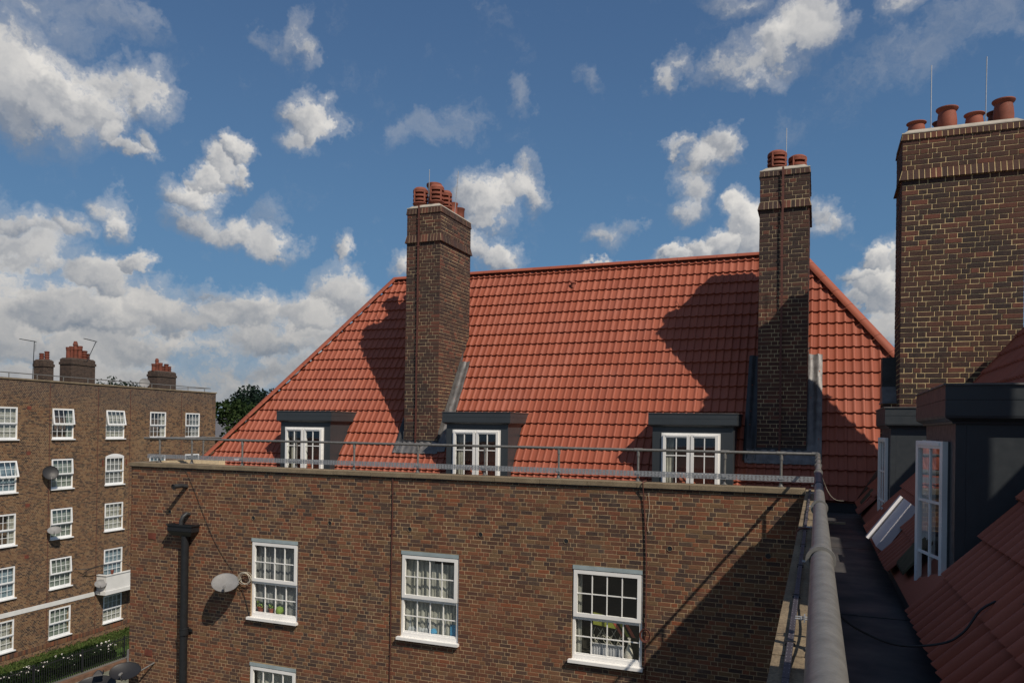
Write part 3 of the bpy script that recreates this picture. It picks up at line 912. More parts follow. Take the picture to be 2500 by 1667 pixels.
# ------------------------------------------------------------------ dormers
def dormer(parent, ow, w, win0, win1, rz, capover=.07, label=None, sash_open=None, slim=False):
    """ow: world position of the middle of the front at z = 0; outward local -y"""
    hw = w / 2
    zt = .075
    zb = -1.34
    # body as a frame around the opening
    a, b = win0, win1; zw0, zw1 = (-1.27 if slim else -1.18), (-.045 if slim else -.03)
    m = MB()
    m.box((-hw, 0, zb), (a, .06, zt)); m.box((b, 0, zb), (hw, .06, zt)); m.box((a, 0, zw1), (b, .06, zt)); m.box((a, 0, zb), (b, .06, zw0))
    m.box((-hw, .061, zb), (-hw + .05, 1.4, zt)); m.box((hw - .05, .061, zb), (hw, 1.4, zt))
    o = m.obj('dormer', 'cladding', parent)
    o.rotation_euler = (0, 0, rz); o.location = ow
    if label: o['label'] = label
    # fascia: two boards, a cove moulding and a thin metal edge
    c = capover
    m = MB()
    m.box((-hw - c, -c, .230), (hw + c, 1.5, .322)); m.box((-hw - c + .006, -c + .006, .226), (hw + c - .006, 1.5, .2299)); m.box((-hw - c, -c, .128), (hw + c, 1.5, .2258))
    prof = [(c, .1279), (c * .95, .112), (c * .6, .098), (c * .35, .088), (c * .3, .0751)]
    for (q0, q1) in zip(prof, prof[1:]):
        m.hexa([(-hw - q1[0], -q1[0], q1[1]), (hw + q1[0], -q1[0], q1[1]), (hw + q1[0], 1.4, q1[1]), (-hw - q1[0], 1.4, q1[1]), (-hw - q0[0], -q0[0], q0[1]), (hw + q0[0], -q0[0], q0[1]), (hw + q0[0], 1.4, q0[1]), (-hw - q0[0], 1.4, q0[1])])
    m.obj('fascia', 'cladding', o)
    m = MB(); m.box((-hw - c - .012, -c - .012, .3221), (hw + c + .012, 1.5, .334)); m.obj('roof_edge', 'lead', o)
    # casement pair
    fw = .022 if slim else .055; W_ = b - a; mid = (a + b) / 2
    fm = boxes([((a, -.012, zw0), (a + fw, .07, zw1)), ((b - fw, -.012, zw0), (b, .07, zw1)), ((a + fw, -.012, zw1 - fw), (b - fw, .07, zw1)), ((a + fw, -.012, zw0), (b - fw, .07, zw0 + fw)), ((mid - .03, -.014, zw0 + fw), (mid + .03, .07, zw1 - fw))])
    fm.obj('window_frame', 'cladding' if slim else 'upvc', o)
    for side, (p, q) in enumerate(((a + fw - .02, mid - .012), (mid + .012, b - fw + .02))):
        sw = q - p; sf = .052
        z0, z1 = zw0 + fw - .02, zw1 - fw + .025
        hinge_left = side == 0
        mm = boxes([((0, -.034, z0), (sf, .0, z1)), ((sw - sf, -.034, z0), (sw, .0, z1)), ((sf, -.034, z1 - sf), (sw - sf, .0, z1)), ((sf, -.034, z0), (sw - sf, .0, z0 + sf)),
                    ((sf * .9, -.042, z1 - sf * .62), (sw - sf * .9, -.034, z1 - sf * .2))])
        s = mm.obj('casement', 'upvc', o)
        ang = 0
        if sash_open and sash_open[side]: ang = sash_open[side]
        if hinge_left:
            mat = Matrix.Translation((p, -.012, 0)) @ Matrix.Rotation(R_(-ang), 4, 'Z')
        else:
            mat = Matrix.Translation((q, -.012, 0)) @ Matrix.Rotation(R_(ang), 4, 'Z') @ Matrix.Translation((-sw, 0, 0))
        s.matrix_local = mat
        cx = sw / 2; hz = z1 - z0
        m = MB().box((cx - .009, -.026, z0 + sf), (cx + .009, -.010, z1 - sf)); x = m.obj('glazing_bar', 'upvc', o); x.matrix_local = mat
        zs = [z0 + sf, z0 + sf + (hz - 2 * sf) * .33, z0 + sf + (hz - 2 * sf) * .665, z1 - sf]
        for zz in zs[1:3]:
            m = MB().box((sf, -.0255, zz - .009), (sw - sf, -.0105, zz + .009)); x = m.obj('glazing_bar', 'upvc', o); x.matrix_local = mat
        for i in range(2):
            for j in range(3):
                xa, xb = (sf, cx - .009) if i == 0 else (cx + .009, sw - sf)
                x = MB().quad((xa, -.018, zs[j]), (xb, -.018, zs[j]), (xb, -.018, zs[j + 1]), (xa, -.018, zs[j + 1])).obj('pane', 'glass', o); x.matrix_local = mat
    # dim room with a hint of curtain
    m = MB(); yb = .62
    m.quad((a, yb, zw0), (b, yb, zw0), (b, yb, zw1), (a, yb, zw1)); m.quad((a, .07, zw1 + .001), (b, .07, zw1 + .001), (b, yb, zw1 + .001), (a, yb, zw1 + .001)); m.quad((a, .07, zw0), (b, .07, zw0), (b, yb, zw0), (a, yb, zw0))
    m.quad((a - .001, .07, zw0), (a - .001, yb, zw0), (a - .001, yb, zw1), (a - .001, .07, zw1)); m.quad((b + .001, .07, zw0), (b + .001, yb, zw0), (b + .001, yb, zw1), (b + .001, .07, zw1))
    m.obj('room', 'interior', o)
    curtain_mesh(a + .04, a + .20, zw0, zw1 - .05, .16, .012, 3, 1).obj('curtain', 'curtain_cream', o, smooth=True)
    return o
for i, ((a, b), (wa, wb)) in enumerate(zip(DORM_A, ((-11.165, -10.12), (-6.955, -5.89), (-2.67, -1.615)))):
    c = (a + b) / 2
    dormer(A, (c, 14.08, 0), b - a, wa - c, wb - c, 0, label=('leftmost grey dormer near the hip', 'middle grey dormer beside the chimney', 'right grey dormer of the court roof')[i])
# wing B dormers face -x ; local x runs towards -y (camera)
dormer(B, (.83, 6.37, 0), 1.43, -.56, .50, -math.pi / 2, label='near dark dormer with open white casement', sash_open=(0, 12), slim=True)
dormer(B, (.83, 11.08, 0), 1.40, -.56, .52, -math.pi / 2, label='far grey dormer beyond the near one', sash_open=(0, 5), slim=True)
dormer(B, (.83, 1.645, 0), 1.43, -.56, .50, -math.pi / 2, label='dormer beside the railing where the wing goes on', slim=True)

# ------------------------------------------------------------------ chimneys
def pot_plain(parent, x, y, z0, z1, r, mat='terracotta', flare=1.25):
    h = z1 - z0
    m = MB(); m.lathe((x, y, z0), [(r * 1.12, 0), (r * 1.1, h * .1), (r, h * .16), (r * .98, h * .5), (r * 1.0, h * .85), (r * flare, h * .93), (r * flare, h * .99), (r * flare * .92, h), (r * .85, h), (r * .8, h * .7), (r * .3, h * .68), (0, h * .68)], 22)
    return m.obj('chimney_pot', mat, parent, True)
def pot_barrel(parent, x, y, z0, z1, r, mat='terracotta'):
    h = z1 - z0
    m = MB(); m.lathe((x, y, z0), [(r * .95, 0), (r * 1.06, h * .25), (r * 1.08, h * .5), (r * 1.0, h * .75), (r * .92, h * .86), (r * 1.12, h * .92), (r * 1.22, h * .965), (r * 1.2, h), (r * .9, h), (r * .85, h * .7), (0, h * .68)], 24)
    return m.obj('chimney_pot', mat, parent, True)
def pot_louvre(parent, x, y, z0, z1, r, n=3, mat='terracotta'):
    h = z1 - z0
    m = MB()
    m.lathe((x, y, z0), [(r * .82, 0), (r * .80, h * .17), (r * .95, h * .2), (r * 1.04, h * .24), (r * .98, h * .285), (r * .86, h * .29)], 20)
    zb, zt = h * .29, h * .86
    st = (zt - zb) / n
    for k in range(n):
        a = zb + st * k
        m.lathe((x, y, z0 + a + st * .42), [(r * .62, st * .10), (r * .99, -st * .02), (r * 1.0, st * .42), (r * .97, st * .48), (r * .62, st * .52)], 20)
    m.lathe((x, y, z0), [(r * .55, zb - .02), (r * .55, zt)], 12)
    m.lathe((x, y, z0), [(r * .6, zt - .005), (r * .99, zt - .005), (r * .99, zt + h * .01), (r * .90, h * .93), (r * .72, h * .99), (r * .5, h), (0, h)], 20)
    for k in range(4):
        an = math.pi / 4 + k * math.pi / 2 + .3
        cx, cy = x + math.cos(an) * r * .93, y + math.sin(an) * r * .93
        m.tube([(cx, cy, z0 + zb - .01), (cx, cy, z0 + zt)], r * .15, 6, False)
    return m.obj('chimney_pot', mat, parent, True)
def chimney(parent, x0, x1, y0, y1, zb, zt, mort, label, faces=('front',), nobj=0, bands=()):
    """brick stack; bands: (z low, z high, flare)"""
    m = MB(); m.box((x0 + .002, y0 + .002, zb), (x1 - .002, y1 - .002, zt))
    o = m.obj('chimney', mort, parent); o['label'] = label
    rg = random.Random(int(abs(x0) * 100))
    segs = []
    z = zb
    for (a, b, f) in bands: segs.append((z, a)); z = b
    if z < zt - .02: segs.append((z, zt))
    allb = []
    F = {'front': (lambda u, v, w: (u, y0 - w, v), x0, x1), 'right': (lambda u, v, w: (x1 + w, u, v), y0, y1), 'left': (lambda u, v, w: (x0 - w, u, v), y0, y1), 'back': (lambda u, v, w: (u, y1 + w, v), x0, x1)}
    mb = MB()
    for (a, b) in segs:
        nz = max(1, int(round((b - a) / .075)))
        for fn in ('front', 'right', 'left', 'back'):
            pos, u0, u1 = F[fn]
            cs = courses(u0 + .001, u1 - .001, b - nz * .075, b, [], rg)
            if fn == 'front' and nobj: allb += cs
            else:
                for q in cs: add_brick(mb, q, .004, pos, rg)
    if nobj:
        lay_bricks(allb, F['front'][0], 0, lambda u, v: (u, y0, v), o, 'chimney', nobj, lambda b: -b[2] if True else 0)
    mb.obj('brickwork', 'brick_chimney_island', o, kind='stuff')
    # projecting courses of bricks set on end, splayed outwards at the foot
    for (a, b, f) in bands:
        mb = MB()
        for fn in ('front', 'right', 'left', 'back'):
            pos, u0, u1 = F[fn]
            n = int(round((u1 - u0) / .075)); st = (u1 - u0) / n
            for i in range(n):
                ua = u0 + st * i + .006; ub = u0 + st * (i + 1) - .006
                if i == 0: ua = u0 - f + .01
                if i == n - 1: ub = u1 + f - .01
                j = rg.uniform(-.002, .002)
                pts = [pos(ua, a, -.01), pos(ub, a, -.01), pos(ub, a, f + j), pos(ua, a, f + j), pos(u0 + st * i + .006, b, -.01), pos(u0 + st * (i + 1) - .006, b, -.01), pos(u0 + st * (i + 1) - .006, b, .008 + j), pos(u0 + st * i + .006, b, .008 + j)]
                mb.hexa(pts)
        mb.obj('splayed_brickwork', 'brick_chimney_island', o, kind='stuff')
        # mortar bed behind the splayed bricks
        mm = MB()
        q = f - .005
        mm.hexa([(x0 - q, y0 - q, a + .002), (x1 + q, y0 - q, a + .002), (x1 + q, y1 + q, a + .002), (x0 - q, y1 + q, a + .002), (x0 - .003, y0 - .003, b - .003), (x1 + .003, y0 - .003, b - .003), (x1 + .003, y1 + .003, b - .003), (x0 - .003, y1 + .003, b - .003)])
        mm.obj('mortar_bed', mort, o)
    # cement flaunching
    m = MB(); c = .05
    m.hexa([(x0 - .01, y0 - .01, zt), (x1 + .01, y0 - .01, zt), (x1 + .01, y1 + .01, zt), (x0 - .01, y1 + .01, zt), (x0 + .09, y0 + .09, zt + .085), (x1 - .09, y0 + .09, zt + .085), (x1 - .09, y1 - .09, zt + .085), (x0 + .09, y1 - .09, zt + .085)])
    m.hexa([(x0 - .012, y0 - .012, zt - .0), (x1 + .012, y0 - .012, zt), (x1 + .012, y1 + .012, zt), (x0 - .012, y1 + .012, zt), (x0 - .008, y0 - .008, zt + .018), (x1 + .008, y0 - .008, zt + .018), (x1 + .008, y1 + .008, zt + .018), (x0 - .008, y1 + .008, zt + .018)])
    m.obj('flaunching', 'cement', o)
    return o
chL = chimney(A, *CH_L, -.6, 4.775, 'mortar_chimney', 'left chimney stack with louvred pots and rust red tape', bands=((4.02, 4.19, .042), (4.645, 4.775, .022)))
pot_louvre(chL, -8.19, 14.80, 4.80, 5.27, .165)
pot_louvre(chL, -7.80, 14.82, 4.80, 5.30, .165)
pot_plain(chL, -8.20, 15.45, 4.80, 5.56, .14)
pot_louvre(chL, -7.81, 15.26, 4.80, 5.30, .150)
pot_plain(chL, -7.81, 15.62, 4.80, 5.13, .115, flare=1.12)
pot_plain(chL, -7.80, 15.93, 4.80, 5.09, .130, 'terracotta_old', 1.1)
pot_plain(chL, -8.20, 15.90, 4.80, 5.05, .12)
chR = chimney(A, *CH_R, -.6, 4.765, 'mortar_chimney', 'right chimney stack of the court roof with two squat pots', bands=((4.06, 4.20, .042), (4.665, 4.765, .022)))
pot_louvre(chR, -.755, 14.86, 4.78, 5.19, .175)
pot_louvre(chR, -.405, 15.02, 4.78, 5.12, .165, 2)
pot_louvre(chR, -.70, 15.6, 4.78, 5.12, .16)
pot_plain(chR, -.40, 15.7, 4.78, 5.05, .13)
chB = chimney(B, 1.12, 2.67, 12.63, 13.5, -1.3, 4.45, 'mortar_chimney_near', 'large brick chimney stack on the right with flared pots', nobj=300, bands=((3.76, 3.91, .045), (4.355, 4.45, .022)))
pot_barrel(chB, 1.335, 12.98, 4.47, 4.725, .115)
pot_barrel(chB, 1.745, 13.0, 4.47, 4.895, .125)
pot_barrel(chB, 1.70, 13.28, 4.47, 4.80, .10, 'terracotta_old')
pot_barrel(chB, 2.10, 13.0, 4.47, 4.76, .115)
pot_barrel(chB, 2.47, 13.0, 4.47, 4.91, .125)
pot_barrel(chB, 2.42, 13.28, 4.47, 4.85, .10, 'terracotta_old')
# the next stack of this wing, which shades the parapet
chC = chimney(B, 1.95, 2.80, 2.90, 4.45, .2, 4.5, 'mortar_chimney_near', 'further stack of the right wing', bands=((3.76, 3.91, .045), (4.405, 4.5, .022)))
pot_barrel(chC, 2.37, 3.3, 4.52, 4.9, .12); pot_barrel(chC, 2.37, 4.0, 4.52, 4.9, .12)
# lower shoulder of the big stack with its lead sheet
m = MB(); m.box((.93, 12.95, -1.3), (1.115, 13.5, .47)); sh = m.obj('chimney_shoulder', 'mortar_chimney_near', B)
mb = MB(); rg = random.Random(4)
for q in courses(.93, 1.11, -1.3, .47, [], rg): add_brick(mb, q, .004, lambda u, v, w: (u, 12.95 - w, v), rg)
for q in courses(12.95, 13.5, -1.3, .47, [], rg): add_brick(mb, q, .004, lambda u, v, w: (.93 - w, u, v), rg)
mb.obj('brickwork', 'brick_chimney_island', sh, kind='stuff')
m = MB(); m.hexa([(.90, 12.92, .47), (1.13, 12.92, .47), (1.13, 13.5, .47), (.90, 13.5, .47), (.92, 13.0, .50), (1.13, 13.0, .50), (1.13, 13.5, .52), (.92, 13.5, .52)])
m.hexa([(.92, 13.02, .50), (1.125, 13.02, .50), (1.125, 13.5, .5), (.92, 13.5, .5), (.92, 13.2, .74), (1.125, 13.2, .74), (1.125, 13.5, .74), (.92, 13.5, .74)])
m.obj('lead_flashing', 'lead', B)
m = MB(); m.box((.925, 13.21, .741), (1.118, 13.5, 1.20)); m.obj('lead_cover', 'lead_dark', B)
# conductor tapes and rods
def tape(parent, x, y, z0, z1, w=.024, clips=9, name='conductor_tape', mat='tape_copper', drift=0.):
    m = MB(); n = 10
    pts = [(x + drift * (i / n) + .004 * math.sin(i * 1.7), y - .012, z1 + (z0 - z1) * i / n) for i in range(n + 1)]
    for p, q in zip(pts, pts[1:]):
        m.hexa([(q[0] - w / 2, y - .016, q[2]), (q[0] + w / 2, y - .016, q[2]), (q[0] + w / 2, y - .009, q[2]), (q[0] - w / 2, y - .009, q[2]), (p[0] - w / 2, y - .016, p[2]), (p[0] + w / 2, y - .016, p[2]), (p[0] + w / 2, y - .009, p[2]), (p[0] - w / 2, y - .009, p[2])], (0, 1))
    o = m.obj(name, mat, parent)
    for i in range(clips):
        z = z1 + (z0 - z1) * (i + .5) / clips
        xx = x + drift * (i + .5) / clips
        MB().box((xx - w * .95, y - .022, z - .012), (xx + w * .95, y - .0165, z + .012)).obj('tape_clip', mat, o)
    return o
tape(chL, -8.09, 14.565, -.50, 4.82, .038)
tape(chR, -.635, 14.565, -.35, 4.80, .036, 8)
tape(A, -7.73, YW - .012, -8, -.9, .022, 9)
def rod(parent, x, y, z0, z1, lean=0.):
    MB().tube([(x, y, z0), (x + lean, y, z1)], .007, 6).obj('lightning_rod', 'galv_plate', parent, True)
rod(chL, -8.07, 14.95, 4.8, 5.72, .015); rod(chL, -7.62, 15.35, 4.8, 5.75, .08)
rod(chR, -.60, 14.95, 4.8, 5.64); rod(chB, 1.525, 12.95, 4.5, 5.56); rod(chB, 2.235, 12.95, 4.5, 5.57, .008)
# lead aprons and side gutters of the stacks (they follow the tile rolls)
def lead_sheet(parent, x0, x1, y0, y1, nx=26, ny=10, lift=.05, amp=.018, phase=0., dark=False):
    m = MB()
    for j in range(ny + 1):
        for i in range(nx + 1):
            x = x0 + (x1 - x0) * i / nx; y = y0 + (y1 - y0) * j / ny
            z = ZE + (y - YE) * SA
            w = lift + amp * (.5 + .5 * math.sin((x + 14.2) / .15 * 6.283 - 2.2)) + .004 * math.sin(i * 2.1 + j * 1.3)
            m.v.append((x, y - w * SA * cA, z + w * cA))
    for j in range(ny):
        for i in range(nx):
            a = j * (nx + 1) + i; m.f.append((a, a + 1, a + nx + 2, a + nx + 1))
    return m.obj('lead_flashing', 'lead_dark' if dark else 'lead', parent, smooth=True)
for (x0, x1, y0, y1) in (CH_L, CH_R):
    lead_sheet(A, x0 - .20, x1 + (.08 if x0 < -5 else .18), y0 - .11, y0 + .04, 34, 4, .055)
    MB().box((x0 - .012, y0 - .016, -.55), (x1 + .012, y0 + .0, -.27)).obj('lead_upstand', 'lead_dark', A)
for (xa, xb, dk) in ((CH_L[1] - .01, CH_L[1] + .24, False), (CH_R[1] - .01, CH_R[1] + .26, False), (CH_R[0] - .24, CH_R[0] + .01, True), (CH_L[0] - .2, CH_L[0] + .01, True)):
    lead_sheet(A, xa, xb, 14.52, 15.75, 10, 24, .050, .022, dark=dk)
    # stepped upstand against the brick
    xs = xa if xa > CH_L[1] - .02 and abs(xa - CH_L[1] + .01) < .001 or abs(xa - CH_R[1] + .01) < .001 else xb
for (xs, sgn) in ((CH_L[1], 1), (CH_R[1], 1), (CH_R[0], -1), (CH_L[0], -1)):
    m = MB()
    yA, yB_ = 14.6, 15.78
    zA, zB_ = ZE + (yA - YE) * SA, ZE + (yB_ - YE) * SA
    a, b = (xs + .011, xs + .017) if sgn > 0 else (xs - .017, xs - .011)
    m.hexa([(a, yA, zA), (b, yA, zA), (b, yB_, zB_), (a, yB_, zB_), (a, yA, zA + .30), (b, yA, zA + .30), (b, yB_, zB_ + .22), (a, yB_, zB_ + .22)])
    m.obj('lead_upstand', 'lead', A)

# ------------------------------------------------------------------ wing B: roof, walk, parapet
cB = 1 / math.sqrt(1 + SB * SB)
# u runs towards -y so that (u, v up slope, w out) is right handed
frameB = Matrix(((0, cB, -SB * cB, XE), (-1, 0, 0, 0), (0, SB * cB, cB, ZEB), (0, 0, 0, 1)))
XRB = 2.75; ZRB = ZEB + (XRB - XE) * SB
m = MB()
dz = -.03
m.v = [(XE, -4, ZEB + dz), (XE, 12.3, ZEB + dz), (XRB, 12.3, ZRB + dz), (XRB, -4, ZRB + dz), (2 * XRB - XE, 12.3, ZEB + dz), (2 * XRB - XE, -4, ZEB + dz)]
m.f = [(0, 1, 2, 3), (3, 2, 4, 5), (1, 4, 2), (0, 3, 5), (0, 5, 4, 1)]
roof_b = m.obj('roof', 'tile_island', B)
GB = .318
DORM_B = [(.93, 2.36), (5.655, 7.085), (10.38, 11.78)]
def keepB(u, v, mid):
    y = mid.y
    if y > 12.36 or v > (XRB - XE) / cB: return 0
    for (a, b) in DORM_B:
        if mid.z < .30 and a - .12 < y < b + .12:
            return 0 if a - .02 < y < b + .02 else 2
    if y > 12.2: return 2
    return 1
clipB = [(Vector((0, 12.34, 0)), Vector((0, 1, 0)))]
PROF = 1.55
tile_field(roof_b, frameB, 53, 16, GB, keepB, clipB, 300, lambda p: p.length + (0 if p.z < 2 and p.y > 2.8 else 40), -12.45)
ridge_run(roof_b, (XRB, -4, ZRB), (XRB, 12.3, ZRB), .45)
m = MB(); m.hexa([(XE + .02, 12.31, ZEB - .07), (XRB, 12.31, ZRB - .07), (XRB, 12.345, ZRB - .07), (XE + .02, 12.345, ZEB - .07), (XE + .02, 12.31, ZEB + .01), (XRB, 12.31, ZRB + .01), (XRB, 12.345, ZRB + .01), (XE + .02, 12.345, ZEB + .01)])
m.obj('verge_board', 'black_plastic', B)
# verge tiles: raised strip along the far edge
for i in range(10):
    v0, v1 = i * GB * cB, (i + 1) * GB * cB
    x0, x1 = XE + v0, XE + v1 - .004
    z = lambda x: ZEB + (x - XE) * SB
    MB().hexa([(x0, 12.28, z(x0) + .03), (x1, 12.28, z(x1) + .03), (x1, 12.375, z(x1) + .03), (x0, 12.375, z(x0) + .03), (x0 - .02, 12.28, z(x0) + .075), (x1 - .02, 12.28, z(x1) + .065), (x1 - .02, 12.375, z(x1) + .065), (x0 - .02, 12.375, z(x0) + .075)]).obj('verge_tile', 'tile_object', roof_b)
# small piece of roof between the far dormer and the valley
m = MB(); y0, y1 = 12.36, 13.95
for r in range(3):
    v0 = r * GB * cB; v1 = v0 + GB * cB
    z = lambda x: ZEB + (x - XE) * SB
    x0, x1 = XE + v0, XE + v1
    ye0, ye1 = min(y1, 13.62 + v0 * .9), min(y1, 13.62 + v1 * .9)
    MB().hexa([(x0, y0, z(x0)), (x0, ye0, z(x0)), (x1, ye1, z(x1)), (x1, y0, z(x1)), (x0 - .03, y0, z(x0) + .045), (x0 - .03, ye0, z(x0) + .045), (x1, ye1, z(x1) + .02), (x1, y0, z(x1) + .02)]).obj('valley_tile', 'tile_object', roof_b)
m = MB(); m.hexa([(XE - .04, 13.56, ZEB - .02), (XE + .02, 13.68, ZEB - .02), (1.1, 14.32, -.50), (1.0, 14.16, -.52), (XE - .04, 13.56, ZEB + .02), (XE + .02, 13.68, ZEB + .02), (1.1, 14.32, -.46), (1.0, 14.16, -.48)]); m.obj('valley_gutter', 'lead_dark', B)
# walk
m = MB(); m.quad((.05, -4, FL + .004), (.78, -4, FL + .004), (.78, 14.2, FL + .004), (.05, 14.2, FL + .004))
m.quad((.07, -4, FL), (.07, 13.3, FL), (.07, 13.3, ZC - .09), (.07, -4, ZC - .09))
m.quad((.07, -4, FL + .08), (.15, -4, FL + .0041), (.15, 13.4, FL + .0041), (.07, 13.4, FL + .08))
m.quad((.70, -4, FL + .0041), (.78, -4, FL + .14), (.78, 14.2, FL + .14), (.70, 14.2, FL + .0041))
m.obj('roof_walk', 'membrane', B)
m = MB(); m.box((.60, -4, FL + .10), (.64, 12.3, ZEB - .03)); m.box((.781, -4, FL), (.82, 12.3, ZEB)); m.obj('eaves_board', 'lead_dark', B)
m = MB(); m.box((.16, 12.35, FL + .005), (.40, 12.41, FL + .03)); tag(m.obj('timber_batten', 'timber'), 'pale timber offcut lying across the far end of the dark roof walk', 'plank')
for k in range(4):
    MB().box((.05, -1 + 3.6 * k, FL + .0045), (.78, -.96 + 3.6 * k, FL + .0085)).obj('membrane_seam', 'membrane', B)
# parapet wall and coping of the near wing
m = MB(); m.box((-.11, -4, -3.2), (.06, 13.0, ZC - .086)); m.box((-.10, -4, GZ), (8.0, 12.9, -3.2)); m.box((.2, -4, -3.2), (8, 13.5, FL - .02)); m.obj('lower_wall', 'brick_lower', B)
mb = MB(); rg = random.Random(8)
for q in courses(-2, 13.03, -3.2, ZC - .09, [], rg): add_brick(mb, q, .004, lambda u, v, w: (-.11 - w, u, v), rg)
mb.obj('brickwork', 'brick_wall_island', B, kind='stuff')
yy = 12.996
while yy > -3:
    a = yy - .885
    dz = rnd.uniform(-.003, .003)
    MB().hexa([(-.16, a + .004, ZC - .085 + dz), (.085, a + .004, ZC - .085 + dz), (.085, yy, ZC - .085 + dz), (-.16, yy, ZC - .085 + dz), (-.16, a + .004, ZC - .006 + dz), (.085, a + .004, ZC + dz), (.085, yy, ZC + dz), (-.16, yy, ZC - .006 + dz)]).obj('coping_stone', 'concrete', B)
    yy = a
# olive undercloak pieces and the void below the near dormer's window
for (p) in ([(.62, 7.12, -1.13), (.62, 6.55, -1.13), (.80, 6.4, -.86), (.80, 7.1, -.90)], [(.62, 12.95, -1.12), (.62, 12.40, -1.12), (.78, 12.38, -.90), (.78, 12.9, -.9)]):
    m = MB(); m.hexa([(a, b, c + .05) for a, b, c in p] + [(a, b, c + .075) for a, b, c in p]); m.obj('undercloak', 'olive', B)

# ------------------------------------------------------------------ guard railing
G = thing('guard_railing', 'grey galvanised tube guard railing running round the roof parapets', 'railing', (-7, 13.3, ZC))
RZ = -.337; RR = .0242
MB().tube([(-14.56, 13.3, RZ), (-.06, 13.3, RZ)], RR, 16).obj('rail', 'galvanised', G, True)
bp = [(.014, -1.2, RZ + .062), (.012, 2.5, RZ + .042), (.01, 6, RZ + .012), (.01, 13.22, RZ)]
MB().tube(bp, RR, 32).obj('rail', 'galvanised', G, True)
el = [(-.08, 13.3, RZ), (-.03, 13.3, RZ), (0., 13.285, RZ), (.01, 13.25, RZ), (.01, 13.18, RZ)]
MB().tube(el, .031, 16).obj('elbow', 'galvanised', G, True)
MB().tube([(-14.33, 13.33, RZ), (-14.33, 19.5, RZ)], RR, 12).obj('rail', 'galvanised', G, True)
POSTS = [-14.08, -13.12, -11.69, -10.25, -8.81, -7.33, -5.88, -4.40, -2.93, -1.45, -.55]
def post(x, y, zf, ax):
    m = MB()
    m.tube([(x, y, zf + .005), (x, y, RZ - .02)], .021, 12)
    o = m.obj('post', 'galvanised', G, True)
    d = Vector((1, 0, 0)) if ax == 'x' else Vector((0, 1, 0))
    c = Vector((x, y, RZ))
    m = MB(); m.tube([c - d * .075, c + d * .075], .0315, 16); m.tube([(x, y, RZ - .10), (x, y, RZ - .02)], .0285, 12); m.tube([(x, y, RZ - .11), (x, y, RZ - .10)], .031, 12)
    m.obj('clamp', 'galvanised', o, True)
    m = MB(); m.lathe((x, y, zf), [(.055, 0), (.055, .008), (.034, .012), (.030, .055), (.026, .06)], 14); m.obj('base_flange', 'galvanised', o, True)
for x in POSTS: post(x, 13.3, ZC, 'x')
for y in (14.9, 16.4, 17.9): post(-14.33, y, ZC, 'y')
def coupler(y, r=.0288, L=.085):
    m = MB(); m.lathe((.01, y - L / 2, RZ + (.045 if y < 2.5 else .035 if y < 4 else .008)), [(RR, 0), (r + .004, .0), (r + .0045, .012), (r, .016), (r, L - .006), (r - .002, L), (RR, L)], 32, (0, 1, 0)); m.obj('coupler', 'galvanised', G, True)
for y in (1.93, 3.36): coupler(y)
for y in (6.9, 8.4, 9.9, 11.4, 12.5): coupler(y, .0305, .12)
MB().tube([(.01, 4.9, RZ + .022), (.01, 6.5, RZ + .008)], .0285, 24).obj('sleeve', 'sleeve', G, True)
for y in (1.93, 3.36, 4.85, 6.9, 8.4, 9.9, 11.4, 12.5):
    m = MB(); m.tube([(.012, y, ZC + .0), (.012, y, RZ - .02)], .019, 12); m.lathe((.012, y, ZC), [(.05, 0), (.05, .01), (.028, .014), (.026, .06)], 12)
    m.obj('post', 'galvanised', G, True)
# perforated metal strip fixed low along the posts
T = thing('perforated_strip', 'perforated galvanised metal strip fixed low along the guard railing posts', 'metal strip', (-7, 13.25, -.75))
def perf(x0, x1):
    """plate with real slots, built cell by cell"""
    m = MB(); y = 13.245; zt, zb = -.702, -.796
    cell = .0625; n = max(1, int(round((x1 - x0) / cell))); cw = (x1 - x0) / n
    rows = [(.012, .020), (.030, .038), (.056, .064), (.074, .082)]
    zr = [0, .012, .020, .030, .038, .056, .064, .074, .082, .094]
    for i in range(n):
        xa = x0 + i * cw
        sh = .0 if i % 2 else .5
        for j in range(len(zr) - 1):
            z0, z1 = zb + zr[j], zb + zr[j + 1]
            if j % 2 == 1:
                f = .22 if (j // 2 + i) % 2 else .34
                a, b = xa + cw * f, xa + cw * (f + .44)
                m.quad((xa, y, z0), (a, y, z0), (a, y, z1), (xa, y, z1)); m.quad((b, y, z0), (xa + cw, y, z0), (xa + cw, y, z1), (b, y, z1))
            else:
                m.quad((xa, y, z0), (xa + cw, y, z0), (xa + cw, y, z1), (xa, y, z1))
    m.quad((x0, y, zt), (x1, y, zt), (x1, y + .012, zt), (x0, y + .012, zt)); m.quad((x0, y, zb), (x1, y, zb), (x1, y + .012, zb), (x0, y + .012, zb))
    m.obj('strip_length', 'galv_plate', T)
xs = [-14.40, -11.6, -8.7, -5.8, -2.9, -.04]
for a, b in zip(xs, xs[1:]): perf(a + .003, b - .003)
for x in POSTS:
    m = MB(); m.box((x - .035, 13.236, -.765), (x + .035, 13.243, -.735)); m.tube([(x - .025, 13.23, -.75), (x - .025, 13.33, -.75)], .005, 6); m.tube([(x + .025, 13.23, -.75), (x + .025, 13.33, -.75)], .005, 6)
    m.obj('u_bolt', 'galv_plate', T)
MB().box((-11.86, 13.2385, -.775), (-11.73, 13.2435, -.735)).obj('white_tag', 'white_plastic', T)
